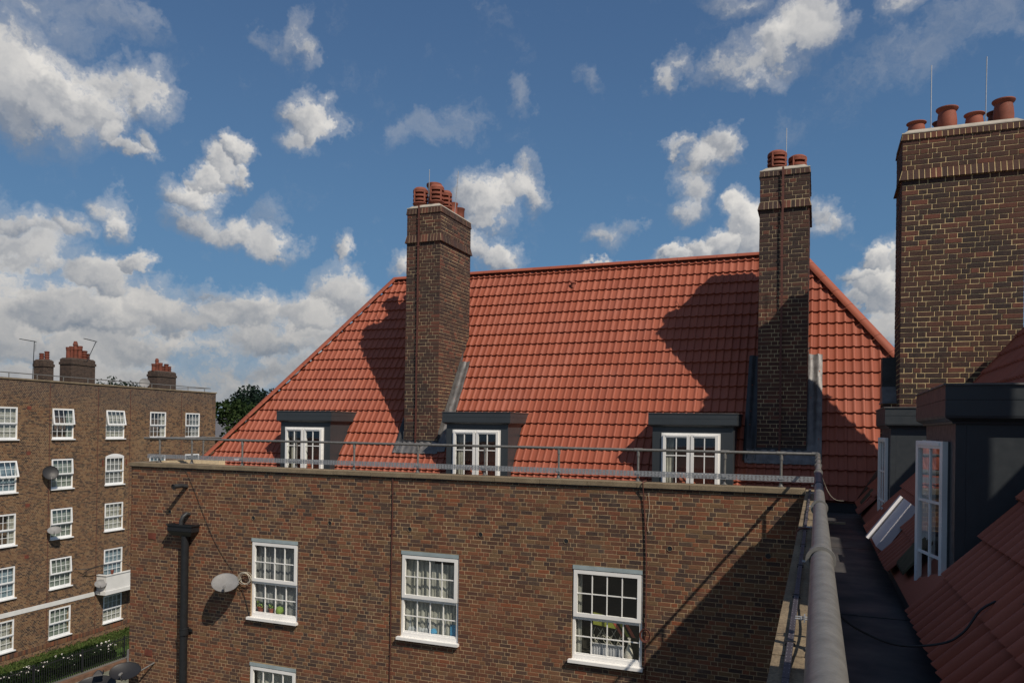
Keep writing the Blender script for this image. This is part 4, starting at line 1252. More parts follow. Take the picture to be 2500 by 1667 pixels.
# conductor strip and fixings on the near coping
S = thing('conductor_bar', 'flat grey earthing bar clipped along the top of the near coping', 'metal bar', (-.09, 6, ZC))
yb = 12.9
while yb > -1:
    MB().box((-.108 , yb - 1.0, ZC + .012), (-.083, yb - .006, ZC + .017)).obj('bar_length', 'sleeve', S)
    m = MB(); m.box((-.116, yb - .5, ZC), (-.076, yb - .488, ZC + .0115)); m.box((-.118, yb - .5, ZC + .0175), (-.074, yb - .488, ZC + .021)); m.obj('clip', 'black_plastic', S)
    m = MB()
    for k in range(18):
        for s in (-.1035, -.0875): m.lathe((s, yb - .05 - k * .052, ZC + .017), [(.0014, 0), (.0012, .0008), (0, .001)], 5)
    m.obj('rivets', 'white_plastic', S, kind='stuff')
    yb -= 1.0
for y in (1.93, 3.54, 5.11, 7.0, 9.0, 11.0, 12.5):
    m = MB(); m.tube([(-.081, y - .02, -.80), (-.03, y - .02, -.80)], .0038, 8); m.tube([(-.081, y + .02, -.80), (-.03, y + .02, -.80)], .0038, 8); m.box((-.046, y - .032, -.812), (-.040, y + .032, -.788))
    m.lathe((-.058, y - .02, -.80), [(0, 0), (.0075, 0), (.0075, .006), (0, .006)], 6, (1, 0, 0))
    m.tube([(-.03, y, -.80), (.03, y, -.80)], .012, 10)
    m.obj('u_bolt_clamp', 'galv_plate', G)
# cables
def cable(name, pts, r, mat, label, cat='cable', n=6):
    P = [Vector(p) for p in pts]; out = []
    for i in range(len(P) - 1):
        p0 = P[max(i - 1, 0)]; p1 = P[i]; p2 = P[i + 1]; p3 = P[min(i + 2, len(P) - 1)]
        for k in range(n):
            t = k / n
            out.append(.5 * ((2 * p1) + (-p0 + p2) * t + (2 * p0 - 5 * p1 + 4 * p2 - p3) * t * t + (-p0 + 3 * p1 - 3 * p2 + p3) * t ** 3))
    out.append(P[-1])
    return tag(MB().tube(out, r, 8).obj(name, mat, None, True), label, cat)
cable('cable', [(.03, 4.3, -.70), (.06, 4.25, -.80), (.124, 4.2, -.924), (.25, 4.2, -1.0), (.394, 4.2, -1.036), (.57, 4.2, -1.005), (.66, 4.2, -.94), (.73, 4.22, -.835), (.80, 4.25, -.79)], .006, 'cable_black', 'black cable sagging from the tube rail across the walk to the near tiles')
cable('cable', [(.85, 3.95, -.74), (.97, 4.0, -.58), (1.17, 4.05, -.31), (1.47, 4.1, .07)], .006, 'cable_black', 'black cable emerging between the near red tiles and running up the slope')
cable('cable', [(-.165, 7.45, -1.15), (-.168, 7.45, -.93), (-.14, 7.44, -.872), (-.06, 7.46, -.865), (.03, 7.5, -.86), (.10, 7.6, -.9)], .009, 'tape_copper', 'dark red cable bent over the edge of the near coping')
cable('cable', [(.03, 8.9, -.40), (.085, 9.0, -.568), (.127, 9.0, -.656), (.169, 9.0, -.703), (.21, 9.0, -.723), (.272, 9.0, -.725)], .0016, 'cable_cream', 'thin cream wire sticking out from the tube rail over the walk')
cable('cable', [(-.03, 3.0, -.82), (-.02, 3.6, -.84), (-.03, 4.2, -.83), (-.02, 4.9, -.83), (-.035, 5.1, -.80)], .005, 'cable_black', 'black cable lying along the near coping beside the tube rail')
# white boxed vent lying on the tiles between the two near dormers
V = thing('roof_vent_box', 'white plastic box with a dark slot lying up the tiles between the two right dormers', 'vent box', (.7, 8.3, -1.0))
def onB(x, y, h): return (x - h * SB * cB, y, ZEB + (x - XE) * SB + h * cB)
h0, h1 = .05, .13
m = MB(); m.hexa([onB(.62, 7.86, h0), onB(.62, 8.52, h0), onB(.93, 8.72, h0), onB(.93, 8.12, h0), onB(.62, 7.86, h1), onB(.62, 8.52, h1), onB(.93, 8.72, h1), onB(.93, 8.12, h1)]); m.obj('box_body', 'white_plastic', V)
m = MB(); m.hexa([onB(.60, 8.56, h1 + .002), onB(.60, 8.66, h1 + .002), onB(.93, 8.88, h1 + .002), onB(.93, 8.78, h1 + .002), onB(.60, 8.56, h1 + .035), onB(.60, 8.66, h1 + .035), onB(.93, 8.88, h1 + .035), onB(.93, 8.78, h1 + .035)]); m.obj('box_lip', 'white_plastic', V)
m = MB(); m.hexa([onB(.61, 8.50, h1 + .001), onB(.61, 8.57, h1 + .001), onB(.93, 8.79, h1 + .001), onB(.93, 8.72, h1 + .001), onB(.61, 8.50, h1 + .006), onB(.61, 8.57, h1 + .006), onB(.93, 8.79, h1 + .006), onB(.93, 8.72, h1 + .006)]); m.obj('slot', 'black_plastic', V)
m = MB(); m.tube([(.66, 6.3, FL + .05), (.66, 7.0, FL + .05)], .028, 10); tag(m.obj('waste_pipe', 'olive', None, True), 'short dull pipe lying on the walk below the near dormer', 'pipe')

# ------------------------------------------------------------------ things on wing A's wall
# rainwater pipe with hopper head
P = thing('rainwater_pipe', 'black cast iron rainwater pipe with hopper head on the brown brick wall', 'drainpipe', (-12.93, 12.95, -8))
m = MB()
hx0, hx1, hy0, hy1 = -13.33, -12.60, 12.80, 13.035
m.hexa([(hx0 + .10, hy0 + .07, -2.46), (hx1 - .10, hy0 + .07, -2.46), (hx1 - .10, hy1, -2.46), (hx0 + .10, hy1, -2.46), (hx0 + .02, hy0 + .01, -2.36), (hx1 - .02, hy0 + .01, -2.36), (hx1 - .02, hy1, -2.36), (hx0 + .02, hy1, -2.36)])
m.box((hx0 + .02, hy0 + .01, -2.359), (hx1 - .02, hy0 + .02, -2.22)); m.box((hx0 + .02, hy1 - .02, -2.359), (hx1 - .02, hy1, -2.22)); m.box((hx0 + .02, hy0 + .0201, -2.359), (hx0 + .03, hy1 - .0201, -2.22)); m.box((hx1 - .03, hy0 + .0201, -2.359), (hx1 - .02, hy1 - .0201, -2.22))
m.box((hx0 + .04, hy0 + .03, -2.30), (hx1 - .04, hy1 - .025, -2.29))
m.obj('hopper_head', 'black_iron', P)
m = MB(); m.box((hx0 - .005, hy0 - .012, -2.235), (hx1 + .005, hy0 + .009, -2.205)); m.box((hx0 - .005, hy0 + .0091, -2.235), (hx0 + .019, hy1, -2.205)); m.box((hx1 - .019, hy0 + .0091, -2.235), (hx1 + .005, hy1, -2.205)); m.box((hx0 + .01, hy0 + .0, -2.345), (hx1 - .01, hy0 + .0095, -2.33)); m.obj('hopper_rim', 'black_iron', P)
m = MB(); m.tube([(-12.90, 12.93, GZ + .2), (-12.91, 12.93, -2.46)], .083, 18); m.obj('pipe', 'black_iron', P, True)
for zc in (-4.55, -7.2, -9.8):
    m = MB(); m.lathe((-12.90, 12.93, zc - .09), [(.084, 0), (.10, .005), (.10, .13), (.108, .135), (.108, .16), (.084, .165)], 18); m.box((-13.04, 13.0, zc - .03), (-12.76, 13.035, zc + .03)); m.obj('collar', 'black_iron', P, True)
m = MB(); m.tube([(-12.92, 13.06, -2.0), (-12.92, 12.97, -1.98), (-12.94, 12.90, -2.03), (-12.97, 12.87, -2.12), (-12.98, 12.87, -2.27)], .045, 12); m.obj('outlet_bend', 'lead_dark', P, True)
m = MB(); m.tube([(-13.0, 13.06, -1.385), (-13.02, 12.90, -1.36), (-13.06, 12.72, -1.37)], .048, 12); m.lathe((-13.06, 12.71, -1.372), [(.05, 0), (.058, .0), (.058, .02), (.05, .02)], 12, (0, 1, 0))
tag(m.obj('overflow_spout', 'lead_dark', None, True), 'dark lead overflow spout sticking out high on the brown wall above the hopper', 'spout')
# vent holes
for x, z in zip((-13.48, -11.14, -9.20, -7.345, -5.835, -4.157, -2.31, -.72), (-1.972, -1.976, -1.97, -1.98, -1.986, -1.993, -1.995, -2.0)):
    m = MB(); m.lathe((x, YW + .02, z), [(.042, 0), (.042, .030), (.045, .033), (.049, .030), (.049, .01)], 18, (0, -1, 0)); o = m.obj('vent_pipe', 'vent_clay', A, True)
    m = MB(); m.lathe((x, YW - .0055, z), [(0, 0), (.043, 0)], 18, (0, -1, 0)); m.obj('vent_hole', 'black_plastic', o)
# reddish air bricks
for x, z in ((-14.0, -2.55), (-14.05, -5.2)):
    m = MB(); m.box((x - .11, YW - .016, z - .07), (x + .11, YW - .008, z + .07)); m.obj('air_brick', 'terracotta_old', A)
def dish(name, c, w, h, yaw_d, tilt, mat, label, wallpt, group=None, lnb=True):
    """offset dish: shallow bowl looking along -y turned by yaw, tipped up by tilt"""
    o = thing(name, label, 'satellite dish', wallpt, group)
    R = Matrix.Translation(c) @ Matrix.Rotation(R_(yaw_d), 4, 'Z') @ Matrix.Rotation(R_(tilt), 4, 'X')
    m = MB(); seg = 28; rings = [(0, .07), (.35, .062), (.65, .038), (.9, .012), (.985, .0), (1.0, -.006), (1.01, .004), (.99, .012), (.65, .05), (.35, .075), (0, .085)]
    for rr, y in rings:
        for k in range(seg):
            a = 2 * math.pi * k / seg
            m.v.append(tuple(R @ Vector((math.cos(a) * w / 2 * rr, y * w / .7, math.sin(a) * h / 2 * rr))))
    for i in range(len(rings) - 1):
        for k in range(seg):
            a = i * seg + k; b = i * seg + (k + 1) % seg
            m.f.append((a, b, b + seg, a + seg))
    m.obj('dish', mat, o, True)
    m = MB()
    p = lambda *q: tuple(R @ Vector(q))
    m.tube([p(0, .08, -.05), p(0, .16, -.12), tuple(wallpt)], .018, 10)
    wy = Vector(wallpt)
    m.obj('bracket', 'galvanised', o, True)
    m = MB(); m.tube([p(0, .09, -.12), p(0, .02, -h * .52), p(0, -.20 * w / .7, -h * .54)], .010, 8); m.obj('arm', 'galvanised', o, True)
    m = MB(); e = Vector((0, -.20 * w / .7, -h * .54)); m.tube([p(e.x, e.y - .0, e.z), p(e.x, e.y + .04, e.z + .06), p(e.x, e.y + .07, e.z + .10)], [.026, .030, .024], 12); m.obj('receiver', 'grey_plastic', o, True)
    return o
dsh = dish('satellite_dish', (-11.62, 12.76, -3.34), .55, .50, 38, -50, 'dish_grey', 'oval grey satellite dish on the brown brick wall left of the first window', (-11.5, 13.04, -3.42))
m = MB(); rg = random.Random(6)
for k in range(5):
    cx, cz, rr = -11.27 + rg.uniform(-.04, .04), -3.27 + rg.uniform(-.03, .03), .15 + rg.uniform(-.03, .02)
    tl = rg.uniform(-.3, .3)
    pts = [(cx + math.cos(a) * rr * (1 + .06 * math.sin(3 * a + k)), 12.97 + .03 * math.sin(a + k) , cz + math.sin(a) * rr * (.85 + tl * .2)) for a in [i * .2618 for i in range(25)]]
    m.tube(pts, .0045, 5, False)
tag(m.obj('cable_coil', 'cable_cream', None, True), 'coil of cream cable hanging behind the oval grey dish', 'cable')
cable('cable', [(-11.4, 13.02, -3.5), (-11.3, 13.03, -3.75), (-11.2, 13.03, -4.05), (-11.18, 13.04, -4.1)], .006, 'cable_black', 'thin dark cable from the oval grey dish down to the first window sill')
cable('cable', [(-13.05, 13.03, -.98), (-12.8, 13.03, -1.4), (-12.2, 13.03, -2.5), (-11.65, 13.03, -3.15)], .0045, 'cable_black', 'thin dark cable slanting down the brown wall to the oval grey dish')
cable('cable', [(-2.78, 13.35, ZC + .01), (-2.77, 12.99, ZC + .012), (-2.77, 12.985, ZC - .09), (-2.76, 13.02, -1.2), (-2.72, 13.02, -1.8), (-2.70, 13.02, -2.6), (-2.705, 13.02, -4.5), (-2.71, 13.02, -8)], .011, 'tape_copper', 'thick dark brown cable hanging down the wall beside the right window', n=8)
cable('cable', [(-2.69, 13.03, -1.06), (-2.66, 13.03, -1.3), (-2.69, 13.03, -1.62), (-2.66, 13.03, -1.75)], .003, 'cable_cream', 'short pale twisted wire beside the thick brown cable at the top of the wall')
m = MB()
for k in range(4): m.tube([(-2.70 + math.cos(a) * (.075 + k * .006), 12.99 - k * .006, -3.50 + math.sin(a) * (.095 + k * .007)) for a in [i * .3142 for i in range(21)]], .007, 5, False)
tag(m.obj('cable_coil', 'tape_copper', None, True), 'coil of dark red cable hung on the wall right of the right window', 'cable')
dish('satellite_dish', (-14.28, 12.62, -5.52), .66, .5, 30, -58, 'dish_dark', 'dark satellite dish tipped skyward on the left corner of the brown wall', (-13.86, 13.04, -5.40))
dish('satellite_dish', (-14.95, 12.45, -5.85), .80, .55, 34, -66, 'dish_dark', 'large black satellite dish at the bottom left beside the brown wall corner', (-14.66, 13.15, -6.1))
m = MB(); m.lathe((-14.96, 12.5, -5.66), [(.14, 0), (.12, .03), (.03, .10), (0, .105)], 4); m.lathe((-14.80, 12.5, -5.62), [(.012, 0), (.012, .08), (0, .085)], 8)
tag(m.obj('lamp_hood', 'dish_dark'), 'small black pyramid shaped hood above the large black dish', 'hood')
# things standing inside the windows
def pot_plant(x, y, z, s, mat, label, leaf=True):
    o = thing('plant_pot', label, 'plant pot', (x, y, z))
    MB().lathe((x, y, z), [(0, 0), (s * .7, 0), (s * .95, s * 1.5), (s * 1.05, s * 1.5), (s * 1.05, s * 1.8), (s * .9, s * 1.8), (s * .85, s * 1.5), (0, s * 1.5)], 14).obj('pot', mat, o, True)
    if leaf:
        m = MB(); rg = random.Random(int(abs(x) * 50))
        for k in range(26):
            a = rg.uniform(0, 6.28); r = rg.uniform(.2, 1.4) * s; zz = z + s * rg.uniform(1.6, 3.2)
            c = Vector((x + math.cos(a) * r, y + math.sin(a) * r * .6, zz)); d = Vector((rg.uniform(-1, 1), rg.uniform(-1, 1), rg.uniform(-.3, 1))).normalized() * s * .5; e = d.cross(Vector((0, 0, 1))).normalized() * s * .25
            m.quad(tuple(c - d), tuple(c + e), tuple(c + d), tuple(c - e))
        m.obj('leaves', 'leaf_pot', o)
    return o
zs = -4.0
pot_plant(-11.02, YW + .13, zs, .075, 'terracotta', 'brown plant pot on the left window sill, leftmost of the two')
pot_plant(-10.74, YW + .13, zs, .065, 'terracotta', 'brown plant pot on the left window sill beside the green ball')
m = MB(); m.lathe((-10.52, YW + .13, zs), [(0, 0), (.05, .01), (.09, .06), (.095, .10), (.07, .16), (0, .18)], 14); tag(m.obj('green_ball', 'leaf_pot', None, True), 'round green fruit shaped thing standing in the left window', 'ornament')
m = MB(); m.box((-6.50, YW + .12, zs), (-6.34, YW + .25, zs + .23)); tag(m.obj('blue_box', 'blue_cloth'), 'blue box in the lower right pane of the middle window', 'box')
m = MB(); m.lathe((-6.86, YW + .13, zs), [(0, 0), (.06, .0), (.075, .05), (.05, .10), (0, .12)], 8); tag(m.obj('blue_bag', 'blue_cloth', None, True), 'small bright blue bag under the drape in the middle window', 'bag')
m = MB()
for k in range(7):
    x = -7.38 + k * .075; m.lathe((x, YW + .13, zs), [(0, 0), (.05, .0), (.055, .04 + .02 * (k % 3)), (.03, .09 + .02 * (k % 2)), (0, .11)], 7)
tag(m.obj('crumpled_cloth', 'lace', None, True), 'crumpled white cloth heaped along the middle window sill', 'cloth')
m = MB(); m.box((-3.72, YW + .16, zs - .03), (-3.12, YW + .19, zs + .19))
for k in range(12): m.box((-3.71 + k * .05, YW + .145, zs - .01), (-3.685 + k * .05, YW + .1599, zs + .17))
m.box((-3.73, YW + .14, zs + .1901), (-3.11, YW + .2, zs + .205)); tag(m.obj('radiator', 'white_plastic'), 'white ribbed radiator behind the glass of the right window', 'radiator')
m = MB(); m.lathe((-3.02, YW + .14, zs), [(0, 0), (.06, .0), (.085, .06), (.07, .14), (.03, .24), (.022, .33), (.03, .37)], 14); o = m.obj('vase', 'vase', None, True); tag(o, 'tall white bottle shaped vase in the right window', 'vase')
m = MB(); rg = random.Random(9)
for k in range(16):
    x = rg.uniform(-3.65, -3.05); m.tube([(x, YW + .2, zs + .15), (x + rg.uniform(-.12, .12), YW + .18, zs + .27), (x + rg.uniform(-.2, .2), YW + .17, zs + rg.uniform(.35, .5))], .004, 4, False)
tag(m.obj('dry_twigs', 'cable_cream', None), 'bundle of dry pale twigs above the radiator in the right window', 'twigs')
o = thing('poster', 'yellow and red striped poster showing through the right window', 'poster', (-3.4, YW + .3, -3.6))
MB().quad((-3.72, YW + .30, -3.50), (-3.30, YW + .30, -3.54), (-3.30, YW + .30, -3.34), (-3.72, YW + .30, -3.28)).obj('yellow_panel', 'yellow_card', o)
for k in range(3):
    MB().quad((-3.42 + k * .11, YW + .295, -3.34), (-3.36 + k * .11, YW + .295, -3.34), (-3.14 + k * .10, YW + .295, -3.66), (-3.20 + k * .10, YW + .295, -3.66)).obj('stripe', ('red_card', 'yellow_card', 'red_card')[k], o)
# plank at the left end of the walk behind the coping
m = MB(); m.hexa([(-14.2, 13.40, -.97), (-12.9, 13.9, -.99), (-12.85, 14.05, -.99), (-14.2, 13.52, -.97), (-14.2, 13.40, -.86), (-12.9, 13.9, -.80), (-12.85, 14.05, -.80), (-14.2, 13.52, -.86)])
tag(m.obj('plank', 'timber'), 'pale wooden plank lying behind the coping at the left end', 'plank')

# ------------------------------------------------------------------ building across, on the left
LBO = Vector((-37.3, 28.1, 0)); LBR = R_(94.0)
L = thing('brick_apartment_block', 'long flat topped brown brick apartment block at the left with a white band and balcony', 'building', LBO, local=True, rz=LBR)
cols = [(-3.27, -1.91), (.045, 1.385), (3.52, 4.86), (6.81, 8.145), (9.83, 11.17)]
rows = [(-.93, .73), (-3.57, -1.94), (-6.20, -4.575), (-8.82, -7.20), (-11.43, -9.85)]
LBW = []
for (a, b) in cols + [(-6.9, -5.56), (-10.4, -9.06)]:
    for (c, d) in rows: LBW.append((a, b, c, d))
posX = lambda u, v, w: (u, -w, v)
m = MB()
panel(m, -24, -5.0, GZ, 2.10, [w for w in LBW if w[0] < -5], posX, 0., .3)
wl = m.obj('wall', 'brick_far', L)
m = MB()
panel(m, -5.0, 12.70, GZ, 2.10, [w for w in LBW if w[0] > -5], posX, -.004, .3)
wl2 = m.obj('wall', 'mortar_far', L)
fb = courses(-5.0, 12.70, GZ + .0, 2.10, [w for w in LBW if w[0] > -5], random.Random(77))
m = MB(); rgf = random.Random(78)
for (ua, ub, za, zb) in fb:
    w = .0005 + rgf.uniform(-.001, .001)
    i = len(m.v); ua += .001; ub -= .001
    m.v += [(ua, .003, za), (ub, .003, za), (ub, .003, zb), (ua, .003, zb), (ua, -w, za), (ub, -w, za), (ub, -w, zb), (ua, -w, zb)]
    m.f += [tuple(i + k for k in q) for q in ((4, 5, 6, 7), (0, 1, 5, 4), (1, 2, 6, 5), (2, 3, 7, 6), (3, 0, 4, 7))]
m.obj('brickwork', 'brick_far_island', wl2, kind='stuff')
m = MB(); m.box((-24, .31, GZ), (12.69, 11, 1.7)); m.box((12.36, .001, GZ), (12.70, 11, 2.10)); m.obj('rear_wall', 'brick_lower', L)
m = MB(); m.box((-24, -.05, 2.105), (12.76, .36, 2.18)); m.box((12.35, .361, 2.105), (12.76, 11, 2.18)); m.obj('coping', 'concrete', L)
m = MB(); m.box((-24, -.03, -9.68), (2.9, -.001, -9.45)); m.obj('white_band', 'painted_masonry', L)
# soldier course low on the wall
m = MB(); rg = random.Random(1)
for i in range(300):
    x = -11 + i * .079
    if x > 12.3 or any(a - .05 < x < b + .05 and c < -11.6 for a, b, c, d in LBW): continue
    m.box((x, -.018, -11.78), (x + .068, -.001, -11.56))
m.obj('soldier_course', 'brick_wall_island', L, kind='stuff')
curs = ['curtain_cream', 'curtain_grey', 'curtain_green', 'curtain_blue', 'curtain_cream', 'curtain_green']
rg = random.Random(21)
opens = {(1, 0): 8, (2, 0): 11, (0, 1): 14, (1, 1): 4, (1, 2): 4, (1, 3): 5}
for ci, (a, b) in enumerate(cols):
    for ri, (c, d) in enumerate(rows):
        cm = curs[(ci * 2 + ri * 3) % 6]
        cu = [(0, 1, .02, 1, cm, .03, 7, rg.choice((None, None, .35)))]
        if (ci, ri) in ((1, 0), (3, 0), (0, 2)): cu = [(.7, 1, .02, 1, cm, .03, 3, None)]
        if (ci, ri) == (4, 0): cu = [(.45, 1, .02, 1, 'curtain_grey', .03, 4, None)]
        if (ci, ri) == (2, 3): cu = [(0, 1, .02, 1, 'curtain_blue', .03, 7, None)]
        o = sash_window(L, a, b, c + .05, d, (0, 0, 0), False, opens.get((ci, ri), 0), cu, seed=ci * 7 + ri, arch=(ci, ri) == (2, 1), mat='upvc_far', head=False)
# pipes and joints down the wall
for x in (-.02, 2.5, 3.15, 5.1, 9.55, ):
    pass
m = MB()
for x in (-.12, 2.95, 5.25, 9.45): m.box((x, -.012, -11.9), (x + .03, -.002, 2.0))
m.obj('movement_joints', 'tape_copper', L)
for ri, z in enumerate((-.0, -2.3, -4.95, -7.55)):
    MB().box((-1.42, -.012, z + .62), (-1.18, -.002, z + .80)).obj('air_brick', 'terracotta_old', L)
for (x, z) in ((3.33, -2.1), (5.02, -2.1)):
    MB().box((x - .05, -.02, z - .35), (x + .05, -.002, z)).obj('shutter_stub', 'terracotta_old', L)
# balcony
bx0, bx1 = 2.95, 12.2
bc = MB(); bc.hexa([(bx0, -.75, -9.62), (bx1, -.75, -9.62), (bx1, -.001, -9.62), (bx0, -.001, -9.62), (bx0, -.75, -9.42), (bx1, -.75, -9.42), (bx1, -.001, -9.42), (bx0, -.001, -9.42)])
bo = bc.obj('balcony', 'painted_masonry', L)
m = MB(); m.box((bx0 + .10, -.69, -9.419), (bx1 - .1, -.59, -8.57)); m.box((bx0 + .10, -.589, -9.419), (bx0 + .20, -.001, -8.57)); m.box((bx1 - .24, -.589, -9.419), (bx1 - .1, -.001, -8.57)); m.obj('balcony_wall', 'painted_masonry', bo)
m = MB(); m.box((bx0 + .06, -.73, -8.569), (bx1 - .06, -.55, -8.52)); m.box((bx0 + .06, -.5499, -8.569), (bx0 + .24, -.001, -8.52)); m.obj('balcony_coping', 'painted_masonry', bo)
m = MB(); m.lathe((3.5, -.64, -8.52), [(0, 0), (.06, 0), (.09, .18), (.09, .22), (0, .2)], 10)
o = m.obj('plant_pot', 'terracotta_old', None, True); o.matrix_world = Matrix.Translation(LBO) @ Matrix.Rotation(LBR, 4, 'Z'); tag(o, 'small brown plant pot on the corner of the white balcony', 'plant pot')
# chimneys of the left block
def far_chimney(x0, x1, y0, y1, zt, pots, label):
    m = MB(); m.box((x0, y0, 1.5), (x1, y1, zt)); o = m.obj('chimney', 'brick_far_dark', L); o['label'] = label
    m = MB(); m.hexa([(x0 - .0, y0, zt + .001), (x1, y0, zt + .001), (x1, y1, zt + .001), (x0, y1, zt + .001), (x0 + .08, y0 + .08, zt + .08), (x1 - .08, y0 + .08, zt + .08), (x1 - .08, y1 - .08, zt + .08), (x0 + .08, y1 - .08, zt + .08)]); m.obj('flaunching', 'brick_far_dark', o)
    m = MB(); m.box((x0 - .04, y0 - .04, zt - .30), (x1 + .04, y1 + .04, zt - .16)); m.obj('projecting_course', 'brick_far_dark', o)
    ym = (y0 + y1) / 2
    for (px, h, r, kind) in pots:
        z0 = zt + .05
        if kind == 'r':
            n = 4; pr = [(r * .9, 0)]
            for k in range(n):
                a = h * (k + .2) / n; pr += [(r * .85, a), (r * 1.1, a + h * .07), (r * 1.1, a + h * .12), (r * .85, a + h * .15)]
            pr += [(r * .95, h), (0, h)]
            MB().lathe((px, ym + rnd.uniform(-.04, .04), z0), pr, 12).obj('chimney_pot', 'terracotta_old', o, True)
        elif kind == 't':
            MB().lathe((px, ym, z0), [(r, 0), (r * .95, h * .5), (r * 1.15, h * .55), (r * .9, h * .6), (r * .85, h * .75), (r * 1.1, h * .78), (r * .75, h * .95), (r * .6, h), (0, h)], 12).obj('chimney_pot', 'terracotta_old', o, True)
        else:
            MB().lathe((px, ym + rnd.uniform(-.04, .04), z0), [(r, 0), (r * .95, h * .7), (r * 1.15, h * .74), (r * 1.0, h * .8), (r * 1.15, h * .9), (r * 1.1, h), (0, h)], 12).obj('chimney_pot', 'terracotta_old', o, True)
    return o
far_chimney(.30, .95, 1.0, 1.65, 3.27, [(.50, .36, .12, 'r'), (.80, .49, .125, 'r')], 'small leftmost stack of the far block with two ribbed pots')
far_chimney(2.03, 3.66, 1.0, 1.8, 3.52, [(2.20, .62, .12, 'p'), (2.42, .69, .11, 'p'), (2.67, 1.0, .13, 't'), (2.95, .76, .14, 'p'), (3.26, .52, .155, 'r'), (3.52, .38, .12, 'r')], 'broad stack of the far block crowded with tall pots')
far_chimney(8.45, 10.06, 1.0, 1.8, 3.30, [(8.55, .46, .13, 'p'), (8.80, .82, .12, 't'), (9.08, .56, .13, 'p'), (9.33, .38, .12, 'r'), (9.62, .53, .145, 'r'), (9.92, .40, .12, 'r')], 'grey stack of the far block nearest the red roof')
ML = Matrix.Translation(LBO) @ Matrix.Rotation(LBR, 4, 'Z')
def lw_(x, y, z): return tuple(ML @ Vector((x, y, z)))
o = thing('guard_railing', 'thin grey guard railing along the flat roof of the far left block', 'railing', LBO, local=True, rz=LBR)
MB().tube([(-24, .2, 2.44), (12.4, .2, 2.44)], .024, 8).obj('rail', 'galvanised', o, True)
MB().tube([(12.3, .25, 2.44), (11.3, 9.0, 2.44)], .024, 8).obj('rail', 'galvanised', o, True)
x = -2.27
pm = None
for k in range(-8, 10):
    if pm is None:
        pm = MB().tube([(0, 0, 0), (0, 0, .25)], .022, 8).obj('post', 'galvanised', o, True); q = pm
    else:
        q = pm.copy(); COL.objects.link(q)
    q.location = (-2.27 + k * 1.565, .2, 2.18)
def antenna(pts_mast, boom, els, label, mesh_panel=None):
    o = thing('tv_antenna', label, 'antenna', lw_(*pts_mast[0]))
    MB().tube([lw_(*p) for p in pts_mast], .02, 6).obj('mast', 'black_iron', o, True)
    m = MB(); m.tube([lw_(*boom[0]), lw_(*boom[1])], .018, 6)
    a, b = Vector(boom[0]), Vector(boom[1])
    for k in range(els):
        c = a + (b - a) * (k + .5) / els
        m.tube([lw_(c.x, c.y - .12, c.z), lw_(c.x, c.y + .12, c.z)], .006, 4)
    m.obj('boom', 'black_iron', o, True)
    if mesh_panel:
        m = MB(); c = Vector(mesh_panel)
        for k in range(5): m.tube([lw_(c.x - .16, c.y - .2, c.z - .1 + k * .05), lw_(c.x + .16, c.y + .2, c.z - .1 + k * .05)], .006, 4)
        for k in range(3): m.tube([lw_(c.x - .05 + k * .05, c.y, c.z - .25), lw_(c.x - .05 + k * .05, c.y, c.z + .25)], .005, 4)
        m.obj('reflector', 'grey_plastic', o)
antenna([(-.30, 1.0, 2.2), (-.23, 1.0, 4.25)], [(-1.07, 1.0, 4.26), (-.13, 1.0, 4.22)], 10, 'upright tv antenna beside the small leftmost stack of the far block', (-.17, 1.0, 3.96))
antenna([(3.05, .98, 3.45), (3.69, 1.0, 4.66)], [(2.85, 1.0, 4.74), (3.74, 1.0, 4.66)], 9, 'tv antenna on a leaning mast beside the broad far stack')
dish('satellite_dish', lw_(8.0, 1.6, 2.56), .62, .62, 45, -20, 'dish_grey', 'grey satellite dish on the flat roof beside the grey far stack', lw_(8.5, 1.7, 2.5))
dish('satellite_dish', lw_(-.30, -.35, -2.62), .74, .74, 62, -18, 'dish_dark', 'round black satellite dish left of a second row window of the far block', lw_(-.2, -.01, -2.7))
dish('satellite_dish', lw_(-.1, -.45, -5.62), .66, .5, 50, -42, 'dish_grey', 'grey oval satellite dish covering the corner of a third row window of the far block', lw_(.0, -.01, -5.7))
dish('satellite_dish', lw_(2.85, -.5, -8.95), .62, .5, 50, -35, 'dish_grey', 'grey satellite dish fixed at the left corner of the white balcony', lw_(3.1, -.3, -8.9))
# aerial lying on the wall beside the balcony
m = MB(); m.tube([lw_(1.7, -.1, -8.0), lw_(2.2, -.4, -8.02), lw_(3.2, -.45, -7.95)], .02, 6); m.tube([lw_(2.0, -.1, -8.3), lw_(2.2, -.4, -8.02)], .02, 6)
for k in range(9): m.tube([lw_(2.2 + k * .11, -.45, -8.1), lw_(2.2 + k * .11, -.45, -7.9)], .008, 4)
tag(m.obj('tv_antenna', 'black_iron'), 'small dark antenna on the far wall just above the white balcony', 'antenna')

